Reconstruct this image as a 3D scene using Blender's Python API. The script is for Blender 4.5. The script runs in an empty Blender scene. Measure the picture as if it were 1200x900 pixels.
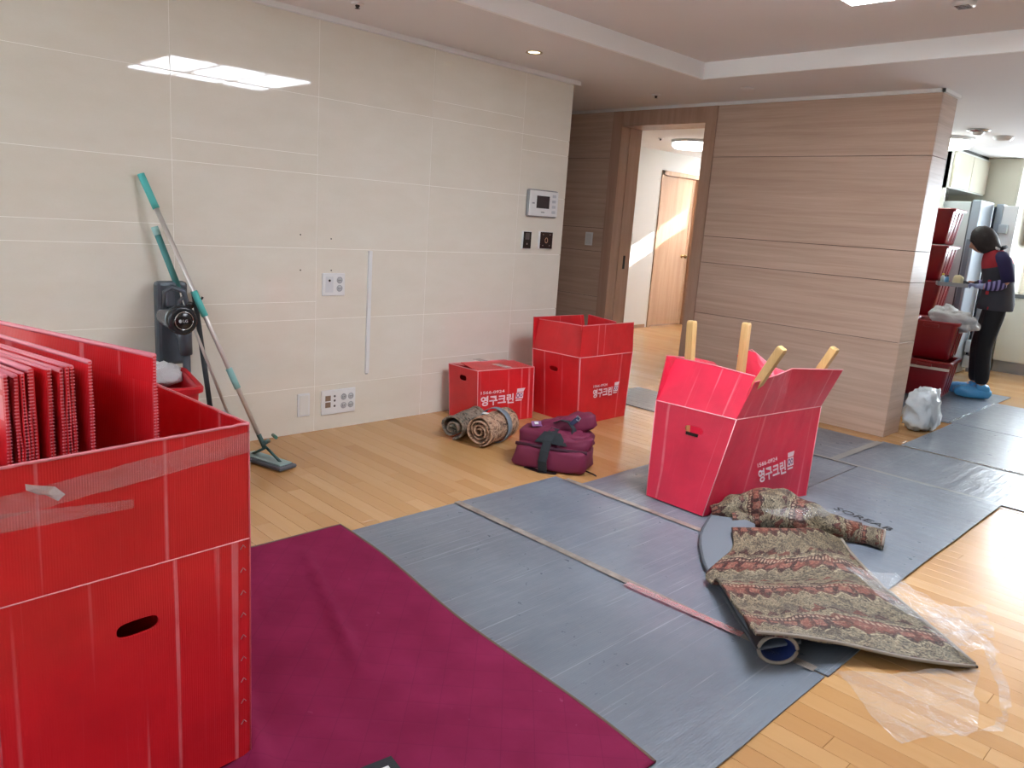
import bpy, bmesh, math, random
from mathutils import Vector, Matrix, noise
random.seed(7)
S = bpy.context.scene
COL = S.collection
PI = math.pi

# ------------------------------------------------------------------ camera, world, lights, exposure
cam_d = bpy.data.cameras.new('camera'); cam = bpy.data.objects.new('camera', cam_d); COL.objects.link(cam)
CAM = Vector((3.92662, 0.0, 1.30829))
yaw, pitch, roll = -0.7860416, -0.2105272, 0.0698207
cy, sy, cp, sp, cr, sr = math.cos(yaw), math.sin(yaw), math.cos(pitch), math.sin(pitch), math.cos(roll), math.sin(roll)
fw = Vector((sy*cp, cy*cp, sp)); rt0 = Vector((cy, -sy, 0)); up0 = rt0.cross(fw)
rt = cr*rt0 + sr*up0; up = -sr*rt0 + cr*up0
cam.matrix_world = Matrix(((rt.x, up.x, -fw.x, CAM.x), (rt.y, up.y, -fw.y, CAM.y), (rt.z, up.z, -fw.z, CAM.z), (0, 0, 0, 1)))
cam_d.sensor_width = 36; cam_d.lens = 903.5854*36/1200; cam_d.clip_start = 0.05; cam_d.clip_end = 100
S.camera = cam

w = bpy.data.worlds.new('world'); S.world = w; w.use_nodes = True
nt = w.node_tree; bg = nt.nodes['Background']
sky = nt.nodes.new('ShaderNodeTexSky'); sky.sky_type = 'HOSEK_WILKIE'; sky.sun_direction = Vector((.43, .86, .38)).normalized(); sky.turbidity = 3
nt.links.new(sky.outputs[0], bg.inputs[0]); bg.inputs[1].default_value = 1.2

def area(name, loc, rot, sx, sy_, power, color=(1, 1, 1)):
    d = bpy.data.lights.new(name, 'AREA'); d.shape = 'RECTANGLE'; d.size = sx; d.size_y = sy_; d.energy = power; d.color = color
    o = bpy.data.objects.new(name, d); COL.objects.link(o); o.location = loc; o.rotation_euler = rot; return o
area('balcony_daylight', (2.5, -1.28, 1.2), (PI/2, 0, PI), 4.4, 2.1, 290, (.80, .905, 1.0))      # shines +y
area('hall_daylight', (-1.15, 9.72, 1.92), (-PI/2, 0, PI), 1.9, .7, 300, (.92, .96, 1.0))         # shines -y
area('kitchen_daylight', (3.0, 10.0, 1.55), (-PI/2, 0, PI), 1.7, 1.1, 6, (.88, .96, 1.0))
sd = bpy.data.lights.new('sun', 'SUN'); sd.energy = 9; sd.angle = .009; sd.color = (1, .95, .86)
so = bpy.data.objects.new('sun', sd); COL.objects.link(so)
so.rotation_euler = Vector((-.42, -1, -.44)).to_track_quat('-Z', 'Y').to_euler()
S.view_settings.view_transform = 'Standard'; S.view_settings.look = 'None'; S.view_settings.gamma = 1
S.view_settings.use_curve_mapping = False; S.view_settings.exposure = 1.02

# ------------------------------------------------------------------ materials
def s2l(c):
    if isinstance(c, str): c = tuple(int(c[i:i+2], 16)/255 for i in (0, 2, 4))
    return tuple((x/12.92 if x <= .04045 else ((x+.055)/1.055)**2.4) for x in c) + (1,)
def newmat(name):
    m = bpy.data.materials.new(name); m.use_nodes = True
    return m, m.node_tree, m.node_tree.nodes['Principled BSDF']
class N:
    """short node graph helper"""
    def __init__(s, nt): s.nt = nt
    def n(s, t, **k):
        x = s.nt.nodes.new(t)
        for a, b in k.items(): setattr(x, a, b)
        return x
    def put(s, sock, v):
        if hasattr(v, 'is_output') or isinstance(v, bpy.types.NodeSocket): s.nt.links.new(v, sock)
        elif v is not None: sock.default_value = v
    def math(s, op, a, b=None, c=None):
        x = s.n('ShaderNodeMath', operation=op); s.put(x.inputs[0], a)
        if b is not None: s.put(x.inputs[1], b)
        if c is not None: s.put(x.inputs[2], c)
        return x.outputs[0]
    def mix(s, f, a, b, bt='MIX'):
        x = s.n('ShaderNodeMix', data_type='RGBA', blend_type=bt); s.put(x.inputs[0], f); s.put(x.inputs[6], a); s.put(x.inputs[7], b); return x.outputs[2]
    def noise(s, vec, scale=5, detail=3, rough=.5, dist=0):
        x = s.n('ShaderNodeTexNoise'); s.put(x.inputs['Vector'], vec); x.inputs['Scale'].default_value = scale; x.inputs['Detail'].default_value = detail
        x.inputs['Roughness'].default_value = rough; x.inputs['Distortion'].default_value = dist; return x.outputs['Fac']
    def map(s, vec, sc=(1, 1, 1), loc=(0, 0, 0), rot=(0, 0, 0)):
        x = s.n('ShaderNodeMapping'); s.put(x.inputs[0], vec); x.inputs['Location'].default_value = loc; x.inputs['Rotation'].default_value = rot; x.inputs['Scale'].default_value = sc; return x.outputs[0]
    def ramp(s, f, stops, interp='LINEAR'):
        x = s.n('ShaderNodeValToRGB'); cr_ = x.color_ramp; cr_.interpolation = interp
        while len(cr_.elements) < len(stops): cr_.elements.new(.5)
        for e, (p, c) in zip(cr_.elements, stops):
            e.position = p; e.color = c if len(c) == 4 else tuple(c)+(1,)
        s.put(x.inputs[0], f); return x.outputs[0]
    def mr(s, f, a, b, c=0, d=1):
        x = s.n('ShaderNodeMapRange'); s.put(x.inputs[0], f)
        for i, v in enumerate((a, b, c, d)): x.inputs[i+1].default_value = v
        return x.outputs[0]
    def bump(s, h, st=.2, dist=.002, nrm=None):
        x = s.n('ShaderNodeBump'); x.inputs['Strength'].default_value = st; x.inputs['Distance'].default_value = dist; s.put(x.inputs['Height'], h)
        if nrm is not None: s.put(x.inputs['Normal'], nrm)
        return x.outputs[0]
    def sep(s, v):
        x = s.n('ShaderNodeSeparateXYZ'); s.put(x.inputs[0], v); return x.outputs
def wpos(g): return g.n('ShaderNodeNewGeometry').outputs['Position']
def opos(g): return g.n('ShaderNodeTexCoord').outputs['Object']
def uvv(g): return g.n('ShaderNodeTexCoord').outputs['UV']

MATS = {}
def mat(name, col, rough=.5, metal=0, bump=0, bscale=60, var=0, vscale=4, coat=0, spec=None, trans=0):
    if name in MATS: return MATS[name]
    m, nt_, p = newmat(name); g = N(nt_)
    c = s2l(col); p.inputs['Base Color'].default_value = c; p.inputs['Roughness'].default_value = rough; p.inputs['Metallic'].default_value = metal
    p.inputs['Coat Weight'].default_value = coat
    if spec is not None: p.inputs['Specular IOR Level'].default_value = spec
    if var:
        f = g.noise(opos(g), vscale, 4); d = tuple(x*(1-var) for x in c[:3])+(1,); e = tuple(min(1, x*(1+var)) for x in c[:3])+(1,)
        g.put(p.inputs['Base Color'], g.mix(g.mr(f, .3, .7), d, e))
    if bump: g.put(p.inputs['Normal'], g.bump(g.noise(opos(g), bscale, 4), bump, .004))
    MATS[name] = m; return m
def emis(name, col, st):
    if name in MATS: return MATS[name]
    m, nt_, p = newmat(name); p.inputs['Base Color'].default_value = s2l(col); p.inputs['Emission Color'].default_value = s2l(col); p.inputs['Emission Strength'].default_value = st
    MATS[name] = m; return m

def m_tile():
    m, nt_, p = newmat('tile'); g = N(nt_); P = wpos(g); oi = g.n('ShaderNodeObjectInfo').outputs['Random']
    n1 = g.noise(g.map(P, (1, 1.2, 3)), 3, 5, .6); n2 = g.noise(g.map(P, (4, 10, 60)), 8, 3)
    f = g.math('ADD', g.math('MULTIPLY', n1, .6), g.math('ADD', g.math('MULTIPLY', n2, .25), g.math('MULTIPLY', oi, .15)))
    vein = g.noise(g.map(P, (1, 1, 3)), 4, 8, .7, 1.5); v = g.mr(g.math('ABSOLUTE', g.math('SUBTRACT', vein, .5)), 0, .006, 1, 0)
    c = g.mix(g.mr(f, .3, .7), s2l('E4DDCE'), s2l('ECE7DB')); c = g.mix(g.math('MULTIPLY', v, .22), c, s2l('E2DCD2'))
    g.put(p.inputs['Base Color'], c); p.inputs['Roughness'].default_value = .03; p.inputs['Specular IOR Level'].default_value = .5
    g.put(p.inputs['Normal'], g.bump(g.noise(P, 2.5, 2), .006, .01)); return m
def m_woodpanel(name='wood_panel', a='B99C88', b='CFB4A1', vertical=False, rough=.38):
    m, nt_, p = newmat(name); g = N(nt_); P = wpos(g)
    sc = (5, 5, .28) if vertical else (.3, .3, 9)
    n1 = g.noise(g.map(P, sc), 3.2, 5, .6, .4); sc2 = (60, 60, 2) if vertical else (1.2, 1.2, 90); n2 = g.noise(g.map(P, sc2), 5, 3)
    f = g.math('ADD', g.math('MULTIPLY', n1, .75), g.math('MULTIPLY', n2, .25))
    g.put(p.inputs['Base Color'], g.mix(g.mr(f, .36, .66), s2l(a), s2l(b))); p.inputs['Roughness'].default_value = rough
    p.inputs['Specular IOR Level'].default_value = .22; g.put(p.inputs['Normal'], g.bump(n2, .06, .002)); return m
def m_plank():
    m, nt_, p = newmat('oak_plank'); g = N(nt_); P = wpos(g); geo = g.n('ShaderNodeNewGeometry'); oi = g.n('ShaderNodeObjectInfo')
    r = g.math('FRACT', g.math('ADD', oi.outputs['Random'], geo.outputs['Random Per Island']))
    cmb = g.n('ShaderNodeCombineXYZ'); g.put(cmb.inputs[2], g.math('MULTIPLY', r, 37.)); add = g.n('ShaderNodeVectorMath', operation='ADD'); g.put(add.inputs[0], P); g.put(add.inputs[1], cmb.outputs[0])
    n1 = g.noise(g.map(add.outputs[0], (1.2, 16, 1)), 2.5, 5, .6, .6); n2 = g.noise(g.map(add.outputs[0], (6, 120, 1)), 3, 3)
    f = g.math('ADD', g.math('MULTIPLY', r, .62), g.math('ADD', g.math('MULTIPLY', n1, .3), g.math('MULTIPLY', n2, .08)))
    c = g.ramp(f, [(.05, s2l('B28150')), (.4, s2l('BC8E5B')), (.7, s2l('C49866')), (.97, s2l('CFA778'))])
    g.put(p.inputs['Base Color'], c); p.inputs['Roughness'].default_value = .21; p.inputs['Specular IOR Level'].default_value = .5
    g.put(p.inputs['Normal'], g.bump(n1, .05, .002)); return m
def m_matting(name='grey_corrugated_plastic', turn=0):
    m, nt_, p = newmat(name); g = N(nt_); P = g.map(wpos(g), rot=(0, 0, turn)); oi = g.n('ShaderNodeObjectInfo').outputs['Random']
    n1 = g.noise(P, 3, 5, .6); rib = g.n('ShaderNodeTexWave', wave_type='BANDS', bands_direction='Y'); g.put(rib.inputs[0], P); rib.inputs['Scale'].default_value = 40
    scr = g.noise(g.map(P, (1.1, 95, 1), rot=(0, 0, .03)), 1.5, 2, .5); sx = g.mr(scr, .64, .70, 0, 1)
    scr2 = g.noise(g.map(P, (.6, 60, 1), loc=(3, 1, 0), rot=(0, 0, -.03)), 1.3, 3); sx2 = g.mr(scr2, .63, .69, 0, 1)
    mask = g.mr(g.noise(P, 2.2, 2), .45, .6)
    dirt = g.noise(P, 22, 5, .7)
    c = g.mix(g.mr(n1, .3, .7), s2l('656D78'), s2l('78818C')); c = g.mix(g.math('MULTIPLY', oi, .25), c, s2l('6E6F78'))
    c = g.mix(g.math('MULTIPLY', g.mr(dirt, .55, .8), .25), c, s2l('8E8B88'))
    c = g.mix(g.math('MULTIPLY', g.math('ADD', g.math('MULTIPLY', sx, mask), g.math('MULTIPLY', sx2, .5)), .45), c, s2l('B9C2CA'))
    g.put(p.inputs['Base Color'], c); g.put(p.inputs['Roughness'], g.mr(dirt, .3, .7, .26, .42)); p.inputs['Specular IOR Level'].default_value = .5
    b1 = g.bump(rib.outputs['Fac'], .12, .0012); b2 = g.bump(g.noise(g.map(P, (1, 5, 1)), 4, 3), .28, .015, b1)
    g.put(p.inputs['Normal'], b2); return m
def m_red(name, col='CC1F27', wear=1.0):
    """red corrugated plastic; UV in metres, u across, v up"""
    m, nt_, p = newmat(name); g = N(nt_); U = uvv(g); X = g.sep(U); oi = g.n('ShaderNodeObjectInfo').outputs['Random']
    cmb = g.n('ShaderNodeCombineXYZ'); g.put(cmb.inputs[0], g.math('MULTIPLY', oi, 40.)); add = g.n('ShaderNodeVectorMath', operation='ADD'); g.put(add.inputs[0], U); g.put(add.inputs[1], cmb.outputs[0]); A = add.outputs[0]
    flute = g.math('SINE', g.math('MULTIPLY', X[0], 2*PI/.0048))
    st = g.noise(g.map(A, (30, .35, 1)), 1, 2, .4); streak = g.mr(st, .62, .67); brk = g.mr(g.noise(g.map(A, (8, 7, 1)), 1, 3), .3, .6, .35, 1)
    fl = g.noise(g.map(A, (260, 2.5, 1)), 1, 1); fine = g.mr(fl, .68, .8)
    sc = g.noise(g.map(A, (1, 1, 1)), 22, 7, .75, 1.2); scuff = g.mr(sc, .69, .75)
    big = g.noise(A, 5, 3)
    c = g.mix(g.mr(big, .3, .7), s2l(col), tuple(min(1, x*1.25) for x in s2l(col)[:3])+(1,))
    c = g.mix(g.math('MULTIPLY', g.math('MULTIPLY', streak, brk), .5*wear), c, s2l('F59AA2'))
    c = g.mix(g.math('MULTIPLY', fine, .16*wear), c, s2l('F08890')); c = g.mix(g.math('MULTIPLY', scuff, .35*wear), c, s2l('F7B0B6'))
    g.put(p.inputs['Base Color'], c); p.inputs['Roughness'].default_value = .3; p.inputs['Specular IOR Level'].default_value = .5
    b1 = g.bump(flute, .25, .0006); g.put(p.inputs['Normal'], g.bump(g.noise(A, 7, 2), .4, .012, b1)); return m
def m_quilt():
    m, nt_, p = newmat('burgundy_quilt'); g = N(nt_); P = wpos(g); X = g.sep(g.map(P, rot=(0, 0, .78)))
    a = g.math('ABSOLUTE', g.math('SINE', g.math('MULTIPLY', X[0], PI/.085))); b = g.math('ABSOLUTE', g.math('SINE', g.math('MULTIPLY', X[1], PI/.085)))
    ln = g.math('MINIMUM', a, b); seam = g.mr(ln, 0, .045, 1, 0); puff = g.mr(ln, 0, .35)
    n = g.noise(P, 6, 4); lint = g.mr(g.noise(P, 38, 3), .73, .8)
    c = g.mix(g.mr(n, .3, .7), s2l('78183E'), s2l('862049')); c = g.mix(g.math('MULTIPLY', seam, .5), c, s2l('5A1236')); c = g.mix(g.math('MULTIPLY', lint, .25), c, s2l('B46A8C'))
    g.put(p.inputs['Base Color'], c); p.inputs['Roughness'].default_value = .85; p.inputs['Specular IOR Level'].default_value = .15
    b1 = g.bump(puff, .10, .0018); g.put(p.inputs['Normal'], g.bump(g.noise(P, 900, 2), .1, .001, b1)); return m
def m_rug():
    m, nt_, p = newmat('patterned_rug'); g = N(nt_); U = uvv(g); X = g.sep(U)
    def warp(v, amt, sc): return g.math('ADD', v, g.math('MULTIPLY', g.math('SUBTRACT', g.noise(U, sc, 3), .5), amt))
    zz = g.math('MULTIPLY', g.math('PINGPONG', X[0], .028), 1.0)
    v = warp(g.math('ADD', X[1], g.math('MULTIPLY', g.noise(U, 3, 2), .12)), .055, 22)
    blk = g.math('ABSOLUTE', g.math('SINE', g.math('MULTIPLY', warp(X[0], .05, 17), PI/.052)))
    dark, brn, ter, ol1, ol2, lt = s2l('241616'), s2l('4A2624'), s2l('704034'), s2l('322B24'), s2l('73644F'), s2l('ADA085')
    cyc = g.math('FRACT', g.math('MULTIPLY', v, 1/.215)); cz = g.math('FRACT', g.math('MULTIPLY', g.math('ADD', v, zz), 1/.215))
    # olive ground with pale scrolls
    n1 = g.noise(U, 30, 5, .6, 3.5); n2 = g.noise(U, 62, 4, .6, 2.); ridge = g.mr(g.math('ABSOLUTE', g.math('SUBTRACT', n1, .5)), 0, .045, 1, 0)
    ground = g.mix(g.mr(n2, .44, .56), ol1, ol2); ground = g.mix(g.math('MULTIPLY', ridge, .75), ground, lt); ground = g.mix(g.math('MULTIPLY', g.mr(g.noise(U, 16, 3, .5, 1.), .52, .6), .6), ground, s2l('352C26'))
    # red brown band with terracotta medallions
    band = g.mix(g.mr(n2, .42, .56), dark, brn); med = g.math('MULTIPLY', g.mr(blk, .45, .6), g.mr(g.math('ABSOLUTE', g.math('SUBTRACT', cyc, .30)), .05, .08, 1, 0))
    band = g.mix(g.math('MULTIPLY', med, .9), band, g.mix(g.mr(n2, .45, .6), ter, s2l('9C6858'))); band = g.mix(g.math('MULTIPLY', g.mr(g.noise(U, 9, 3), .5, .58), .55), band, s2l('7A4234'))
    m1 = g.math('MULTIPLY', g.mr(cyc, .10, .115), g.mr(cz, .50, .515, 1, 0)); c = g.mix(m1, ground, band)
    zig = g.mr(g.math('ABSOLUTE', g.math('SUBTRACT', cz, .545)), .012, .02, 1, 0); zig2 = g.mr(g.math('ABSOLUTE', g.math('SUBTRACT', cyc, .085)), .008, .014, 1, 0)
    c = g.mix(g.math('MULTIPLY', g.math('MULTIPLY', g.math('MAXIMUM', zig, zig2), g.mr(n2, .44, .52)), .7), c, lt); c = g.mix(g.math('MULTIPLY', g.mr(g.noise(U, 40, 5, .75, 2), .52, .62), .5), c, s2l('2A221E')); c = g.mix(g.math('MULTIPLY', g.mr(g.noise(g.map(U, (1, 1, 1), (4, 2, 0)), 55, 4, .7, 2.5), .56, .64), .45), c, lt)
    dot = g.math('MULTIPLY', g.mr(g.math('ABSOLUTE', g.math('SINE', g.math('MULTIPLY', X[0], PI/.014))), .5, .7), g.mr(g.math('ABSOLUTE', g.math('SUBTRACT', cyc, .165)), .02, .03, 1, 0)); c = g.mix(g.math('MULTIPLY', dot, .6), c, s2l('B49A84'))
    g.put(p.inputs['Base Color'], c); p.inputs['Roughness'].default_value = .6; p.inputs['Specular IOR Level'].default_value = .3
    g.put(p.inputs['Normal'], g.bump(n2, .5, .004)); return m
def m_camo(name, cols):
    m, nt_, p = newmat(name); g = N(nt_); P = opos(g)
    n = g.noise(P, 13, 4, .6, 1.5); n2 = g.noise(P, 60, 3, .6, 2)
    c = g.ramp(n, [(.36, s2l(cols[0])), (.42, s2l(cols[1])), (.49, s2l(cols[4])), (.53, s2l(cols[2])), (.58, s2l(cols[3])), (.63, s2l(cols[0]))])
    c = g.mix(g.math('MULTIPLY', g.mr(n2, .48, .58), .55), c, s2l(cols[4])); g.put(p.inputs['Base Color'], c); p.inputs['Roughness'].default_value = .75
    g.put(p.inputs['Normal'], g.bump(n2, .5, .004)); return m
def m_film(name='clear_film', tint=(1, 1, 1), fac=.9, rough=.05, bst=.8):
    m, nt_, p = newmat(name); g = N(nt_); nt_.nodes.remove(p)
    t = g.n('ShaderNodeBsdfTransparent'); t.inputs[0].default_value = tint+(1,); gl = g.n('ShaderNodeBsdfPrincipled'); gl.inputs['Base Color'].default_value = (.7, .71, .72, 1) if fac < .95 else (.2, .2, .2, 1); gl.inputs['Roughness'].default_value = rough
    fr = g.n('ShaderNodeLayerWeight'); b = g.bump(g.noise(opos(g), 14, 4, .6, 1), bst, .02)
    g.put(gl.inputs['Normal'], b); g.put(fr.inputs['Normal'], b)
    f = g.math('MINIMUM', 1., g.math('ADD', 1-fac, g.math('MULTIPLY', g.math('POWER', fr.outputs[1], 3.), .45)))
    mx = g.n('ShaderNodeMixShader'); g.put(mx.inputs[0], f); nt_.links.new(t.outputs[0], mx.inputs[1]); nt_.links.new(gl.outputs[0], mx.inputs[2])
    nt_.links.new(mx.outputs[0], nt_.nodes['Material Output'].inputs[0]); return m
def m_stripes():
    m, nt_, p = newmat('striped_knit'); g = N(nt_); X = g.sep(opos(g))
    f = g.mr(g.math('SINE', g.math('MULTIPLY', X[0], 2*PI/.034)), -.1, .1)
    g.put(p.inputs['Base Color'], g.mix(f, s2l('2A2350'), s2l('8B83B8'))); p.inputs['Roughness'].default_value = .85; return m
def m_vest():
    m, nt_, p = newmat('vest_cloth'); g = N(nt_); X = g.sep(opos(g))
    f = g.mr(g.math('ADD', X[2], g.math('MULTIPLY', X[0], .3)), 1.185, 1.19)
    g.put(p.inputs['Base Color'], g.mix(f, s2l('34363F'), s2l('9E2430'))); p.inputs['Roughness'].default_value = .8; return m

TILE = m_tile(); WOODP = m_woodpanel(); WOODV = m_woodpanel('wood_casing', 'AA8872', 'BD9C88', True); DOORW = m_woodpanel('door_veneer', 'B8947A', 'C9A98E', True)
PLANK = m_plank(); MATG = m_matting(); MATY = m_matting('grey_corrugated_plastic_turned', PI/2); RED = m_red('red_corrugated'); RED_GLARE = m_red('glare_red_corrugated', 'D82A48'); QUILT = m_quilt(); RUG = m_rug(); FILM = m_film(); STR = m_stripes(); VEST = m_vest()  # second corrugated red is pinker: window glare painted into its colour
TAPE = m_film('packing_tape', (1, .97, .93), .84, .2, .5); BAGF = m_film('thin_bag_plastic', (.95, .96, .98), .35, .25, .9)
GROUT = mat('grout', 'FFFCF4', .7); WHITE = mat('white_paint', 'EDEDEB', .6); CEIL = mat('ceiling_paint', 'EAE8E8', .8); WHITEP = mat('white_plastic', 'E9EAEA', .3)
BLK = mat('black_plastic', '1A1517', .25); EDGE = mat('worn_red_edge', 'E88892', .5); SUB = mat('floor_screed', '6B4E33', .9)
WEB = mat('black_webbing', '20262B', .8, bump=.4, bscale=400); BURG = mat('burgundy_fabric', '6E1A3C', .7, bump=.25, bscale=40, var=.15)

# ------------------------------------------------------------------ mesh helpers
def link(name, me, m, parent=None, loc=None):
    o = bpy.data.objects.new(name, me); COL.objects.link(o)
    if m is not None:
        for q in (m if isinstance(m, (list, tuple)) else [m]): me.materials.append(q)
    if parent is not None: o.parent = parent
    if loc is not None: o.location = loc
    return o
def fin(bm, name, smooth=False):
    bmesh.ops.recalc_face_normals(bm, faces=bm.faces)
    me = bpy.data.meshes.new(name); bm.to_mesh(me); bm.free()
    if smooth:
        for f in me.polygons: f.use_smooth = True
    return me
def tag(o, label=None, cat=None, group=None, kind=None):
    for k, v in (('label', label), ('category', cat), ('group', group), ('kind', kind)):
        if v: o[k] = v
    return o
def thing(name, label, cat, loc=(0, 0, 0), rz=0, group=None):
    o = bpy.data.objects.new(name, None); COL.objects.link(o); o.location = loc; o.rotation_euler = (0, 0, rz); o.empty_display_size = .1
    return tag(o, label, cat, group)
def box_bm(bm, x0, y0, z0, x1, y1, z1, bev=0):
    r = bmesh.ops.create_cube(bm, size=1)['verts']
    for v in r: v.co = Vector(((x0+x1)/2+v.co.x*(x1-x0), (y0+y1)/2+v.co.y*(y1-y0), (z0+z1)/2+v.co.z*(z1-z0)))
    if bev:
        es = list({e for v in r for e in v.link_edges}); bmesh.ops.bevel(bm, geom=es, offset=bev, segments=2, affect='EDGES', profile=.5)
def box(name, b, m, parent=None, bev=0, off=None, smooth=False):
    """b = x0,y0,z0,x1,y1,z1 ; off = root location to subtract for world-given coordinates"""
    bm = bmesh.new(); box_bm(bm, *b, bev=bev)
    if off is not None: bmesh.ops.translate(bm, verts=bm.verts, vec=-Vector(off))
    return link(name, fin(bm, name, smooth), m, parent)
def boxes(name, bs, m, parent=None, bev=0):
    bm = bmesh.new()
    for b in bs: box_bm(bm, *b, bev=bev)
    return link(name, fin(bm, name), m, parent)
def ring(c, ax, r, n, r2=None, upv=None):
    ax = Vector(ax).normalized(); u = (upv or Vector((0, 0, 1))); u = u - ax*u.dot(ax)
    if u.length < 1e-4: u = Vector((1, 0, 0)) - ax*ax.x
    u.normalize(); v = ax.cross(u); r2 = r2 or r
    return [Vector(c)+u*math.cos(2*PI*i/n)*r+v*math.sin(2*PI*i/n)*r2 for i in range(n)]
def loft_bm(bm, rings, cap=True, closed=True):
    vs = [[bm.verts.new(p) for p in r] for r in rings]; n = len(rings[0])
    for a, b in zip(vs, vs[1:]):
        for i in range(n if closed else n-1):
            j = (i+1) % n; bm.faces.new((a[i], a[j], b[j], b[i]))
    if cap and closed: bm.faces.new(vs[0]); bm.faces.new(vs[-1][::-1])
    return vs
def tube_bm(bm, pts, r, n=10, cap=True, r2=None, upv=None):
    pts = [Vector(p) for p in pts]; rs = r if isinstance(r, (list, tuple)) else [r]*len(pts); R = []
    for i, p in enumerate(pts):
        a = pts[max(i-1, 0)]; b = pts[min(i+1, len(pts)-1)]; R.append(ring(p, b-a, rs[i], n, (r2 if r2 else rs[i]), upv))
    loft_bm(bm, R, cap)
def tube(name, pts, r, m, parent=None, n=10, smooth=True, off=None, r2=None, upv=None):
    bm = bmesh.new(); tube_bm(bm, pts, r, n, True, r2, upv)
    if off is not None: bmesh.ops.translate(bm, verts=bm.verts, vec=-Vector(off))
    o = link(name, fin(bm, name, False), m, parent)
    if smooth:
        for f in o.data.polygons: f.use_smooth = len(f.vertices) == 4
    return o
def lathe(name, prof, m, parent=None, n=24, loc=None, axis='Z', smooth=True):
    """prof = [(r,z)...]"""
    bm = bmesh.new(); R = [[Vector((r*math.cos(2*PI*i/n), r*math.sin(2*PI*i/n), z)) for i in range(n)] for r, z in prof]; loft_bm(bm, R, True)
    if axis == 'X': bmesh.ops.rotate(bm, verts=bm.verts, matrix=Matrix.Rotation(PI/2, 3, 'Y'))
    if axis == 'Y': bmesh.ops.rotate(bm, verts=bm.verts, matrix=Matrix.Rotation(-PI/2, 3, 'X'))
    o = link(name, fin(bm, name), m, parent, loc)
    if smooth:
        for f in o.data.polygons: f.use_smooth = len(f.vertices) == 4
        bm2 = None
    return o
def solid(bm, t): bmesh.ops.recalc_face_normals(bm, faces=bm.faces); bmesh.ops.solidify(bm, geom=bm.faces[:], thickness=t)
def grid_surf(name, rows, m, parent=None, sub=6, thick=0, amp=0, fs=8, uvs=(1, 1), off=(0, 0, 0), smooth=True, seed=0):
    """smooth surface through a grid of world points; rows run across (u), successive rows along (v)"""
    def cr(p0, p1, p2, p3, t): return .5*((2*p1)+(-p0+p2)*t+(2*p0-5*p1+4*p2-p3)*t*t+(-p0+3*p1-3*p2+p3)*t**3)
    def dens(L):
        L = [Vector(p) for p in L]; o_ = []
        for i in range(len(L)-1):
            for k in range(sub): o_.append(cr(L[max(i-1, 0)], L[i], L[i+1], L[min(i+2, len(L)-1)], k/sub))
        return o_+[L[-1]]
    A = [dens(r) for r in rows]; B = [dens([r[j] for r in A]) for j in range(len(A[0]))]
    nu, nv = len(B), len(B[0]); bm = bmesh.new(); uvl = bm.loops.layers.uv.new('UVMap'); V = []
    for j in range(nu):
        col = []
        for i in range(nv):
            p = B[j][i]
            if amp: p = p+Vector((0, 0, amp*noise.noise(p*fs+Vector((seed, 0, 0)))))
            v = bm.verts.new(p-Vector(off)); col.append(v)
        V.append(col)
    for j in range(nu-1):
        for i in range(nv-1):
            f = bm.faces.new((V[j][i], V[j+1][i], V[j+1][i+1], V[j][i+1]))
            for lp, (a, b) in zip(f.loops, ((j, i), (j+1, i), (j+1, i+1), (j, i+1))): lp[uvl].uv = (a/(nu-1)*uvs[0], b/(nv-1)*uvs[1])
    if thick: solid(bm, thick)
    o = link(name, fin(bm, name, smooth), m, parent)
    return o, B
def pillow(name, c, d, m, parent=None, e=.5, amp=0, fs=10, rz=0, rx=0, ry=0, nu=28, nv=18, seed=0, flat=None, e2=None):
    """super-ellipsoid cushion, half sizes d"""
    e2 = e2 or e; bm = bmesh.new(); R = []
    sg = lambda v, p: math.copysign(abs(v)**p, v)
    for i in range(nv+1):
        ph = -PI/2+PI*i/nv; r = []
        if i in (0, nv): ph += (.03 if i == 0 else -.03)
        for j in range(nu):
            th = 2*PI*j/nu; p = Vector((d[0]*sg(math.cos(ph), e)*sg(math.cos(th), e2), d[1]*sg(math.cos(ph), e)*sg(math.sin(th), e2), d[2]*sg(math.sin(ph), e)))
            if amp: p += p.normalized()*amp*(noise.noise(p*fs+Vector((seed, seed*2, 0)))+.55*noise.noise(p*fs*2.6+Vector((seed, 0, 7))))
            r.append(p)
        R.append(r)
    loft_bm(bm, R); M = Matrix.Rotation(rz, 3, 'Z') @ Matrix.Rotation(ry, 3, 'Y') @ Matrix.Rotation(rx, 3, 'X')
    bmesh.ops.rotate(bm, verts=bm.verts, matrix=M)
    for v in bm.verts:
        v.co += Vector(c)
        if flat is not None and v.co.z < flat: v.co.z = flat
    return link(name, fin(bm, name, True), m, parent)
def text_me(txt, size, bold=0, ext=.0004):
    cu = bpy.data.curves.new('lettering', 'FONT'); cu.body = txt; cu.size = size; cu.offset = bold; cu.extrude = ext; cu.resolution_u = 2
    o = bpy.data.objects.new('lettering', cu); COL.objects.link(o); dg = bpy.context.evaluated_depsgraph_get(); me = bpy.data.meshes.new_from_object(o.evaluated_get(dg))
    bpy.data.objects.remove(o); return me
def fit_text(name, txt, M, w_, h_, m, parent, bold=.01):
    """lettering scaled to w_ x h_ with lower left corner at the origin of M"""
    me = text_me(txt, 1, bold, .01); xs = [v.co.x for v in me.vertices]; ys = [v.co.y for v in me.vertices]
    if not xs: return None
    x0, x1, y0, y1 = min(xs), max(xs), min(ys), max(ys)
    for v in me.vertices: v.co = Vector(((v.co.x-x0)/(x1-x0)*w_, (v.co.y-y0)/(y1-y0)*h_, .0004 if v.co.z > 0 else -.0004))
    me.transform(M); return link(name, me, m, parent)
FX = Matrix(((0, 0, 1, 0), (1, 0, 0, 0), (0, 1, 0, 0), (0, 0, 0, 1)))      # text on a face looking +x, reading along +y
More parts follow.
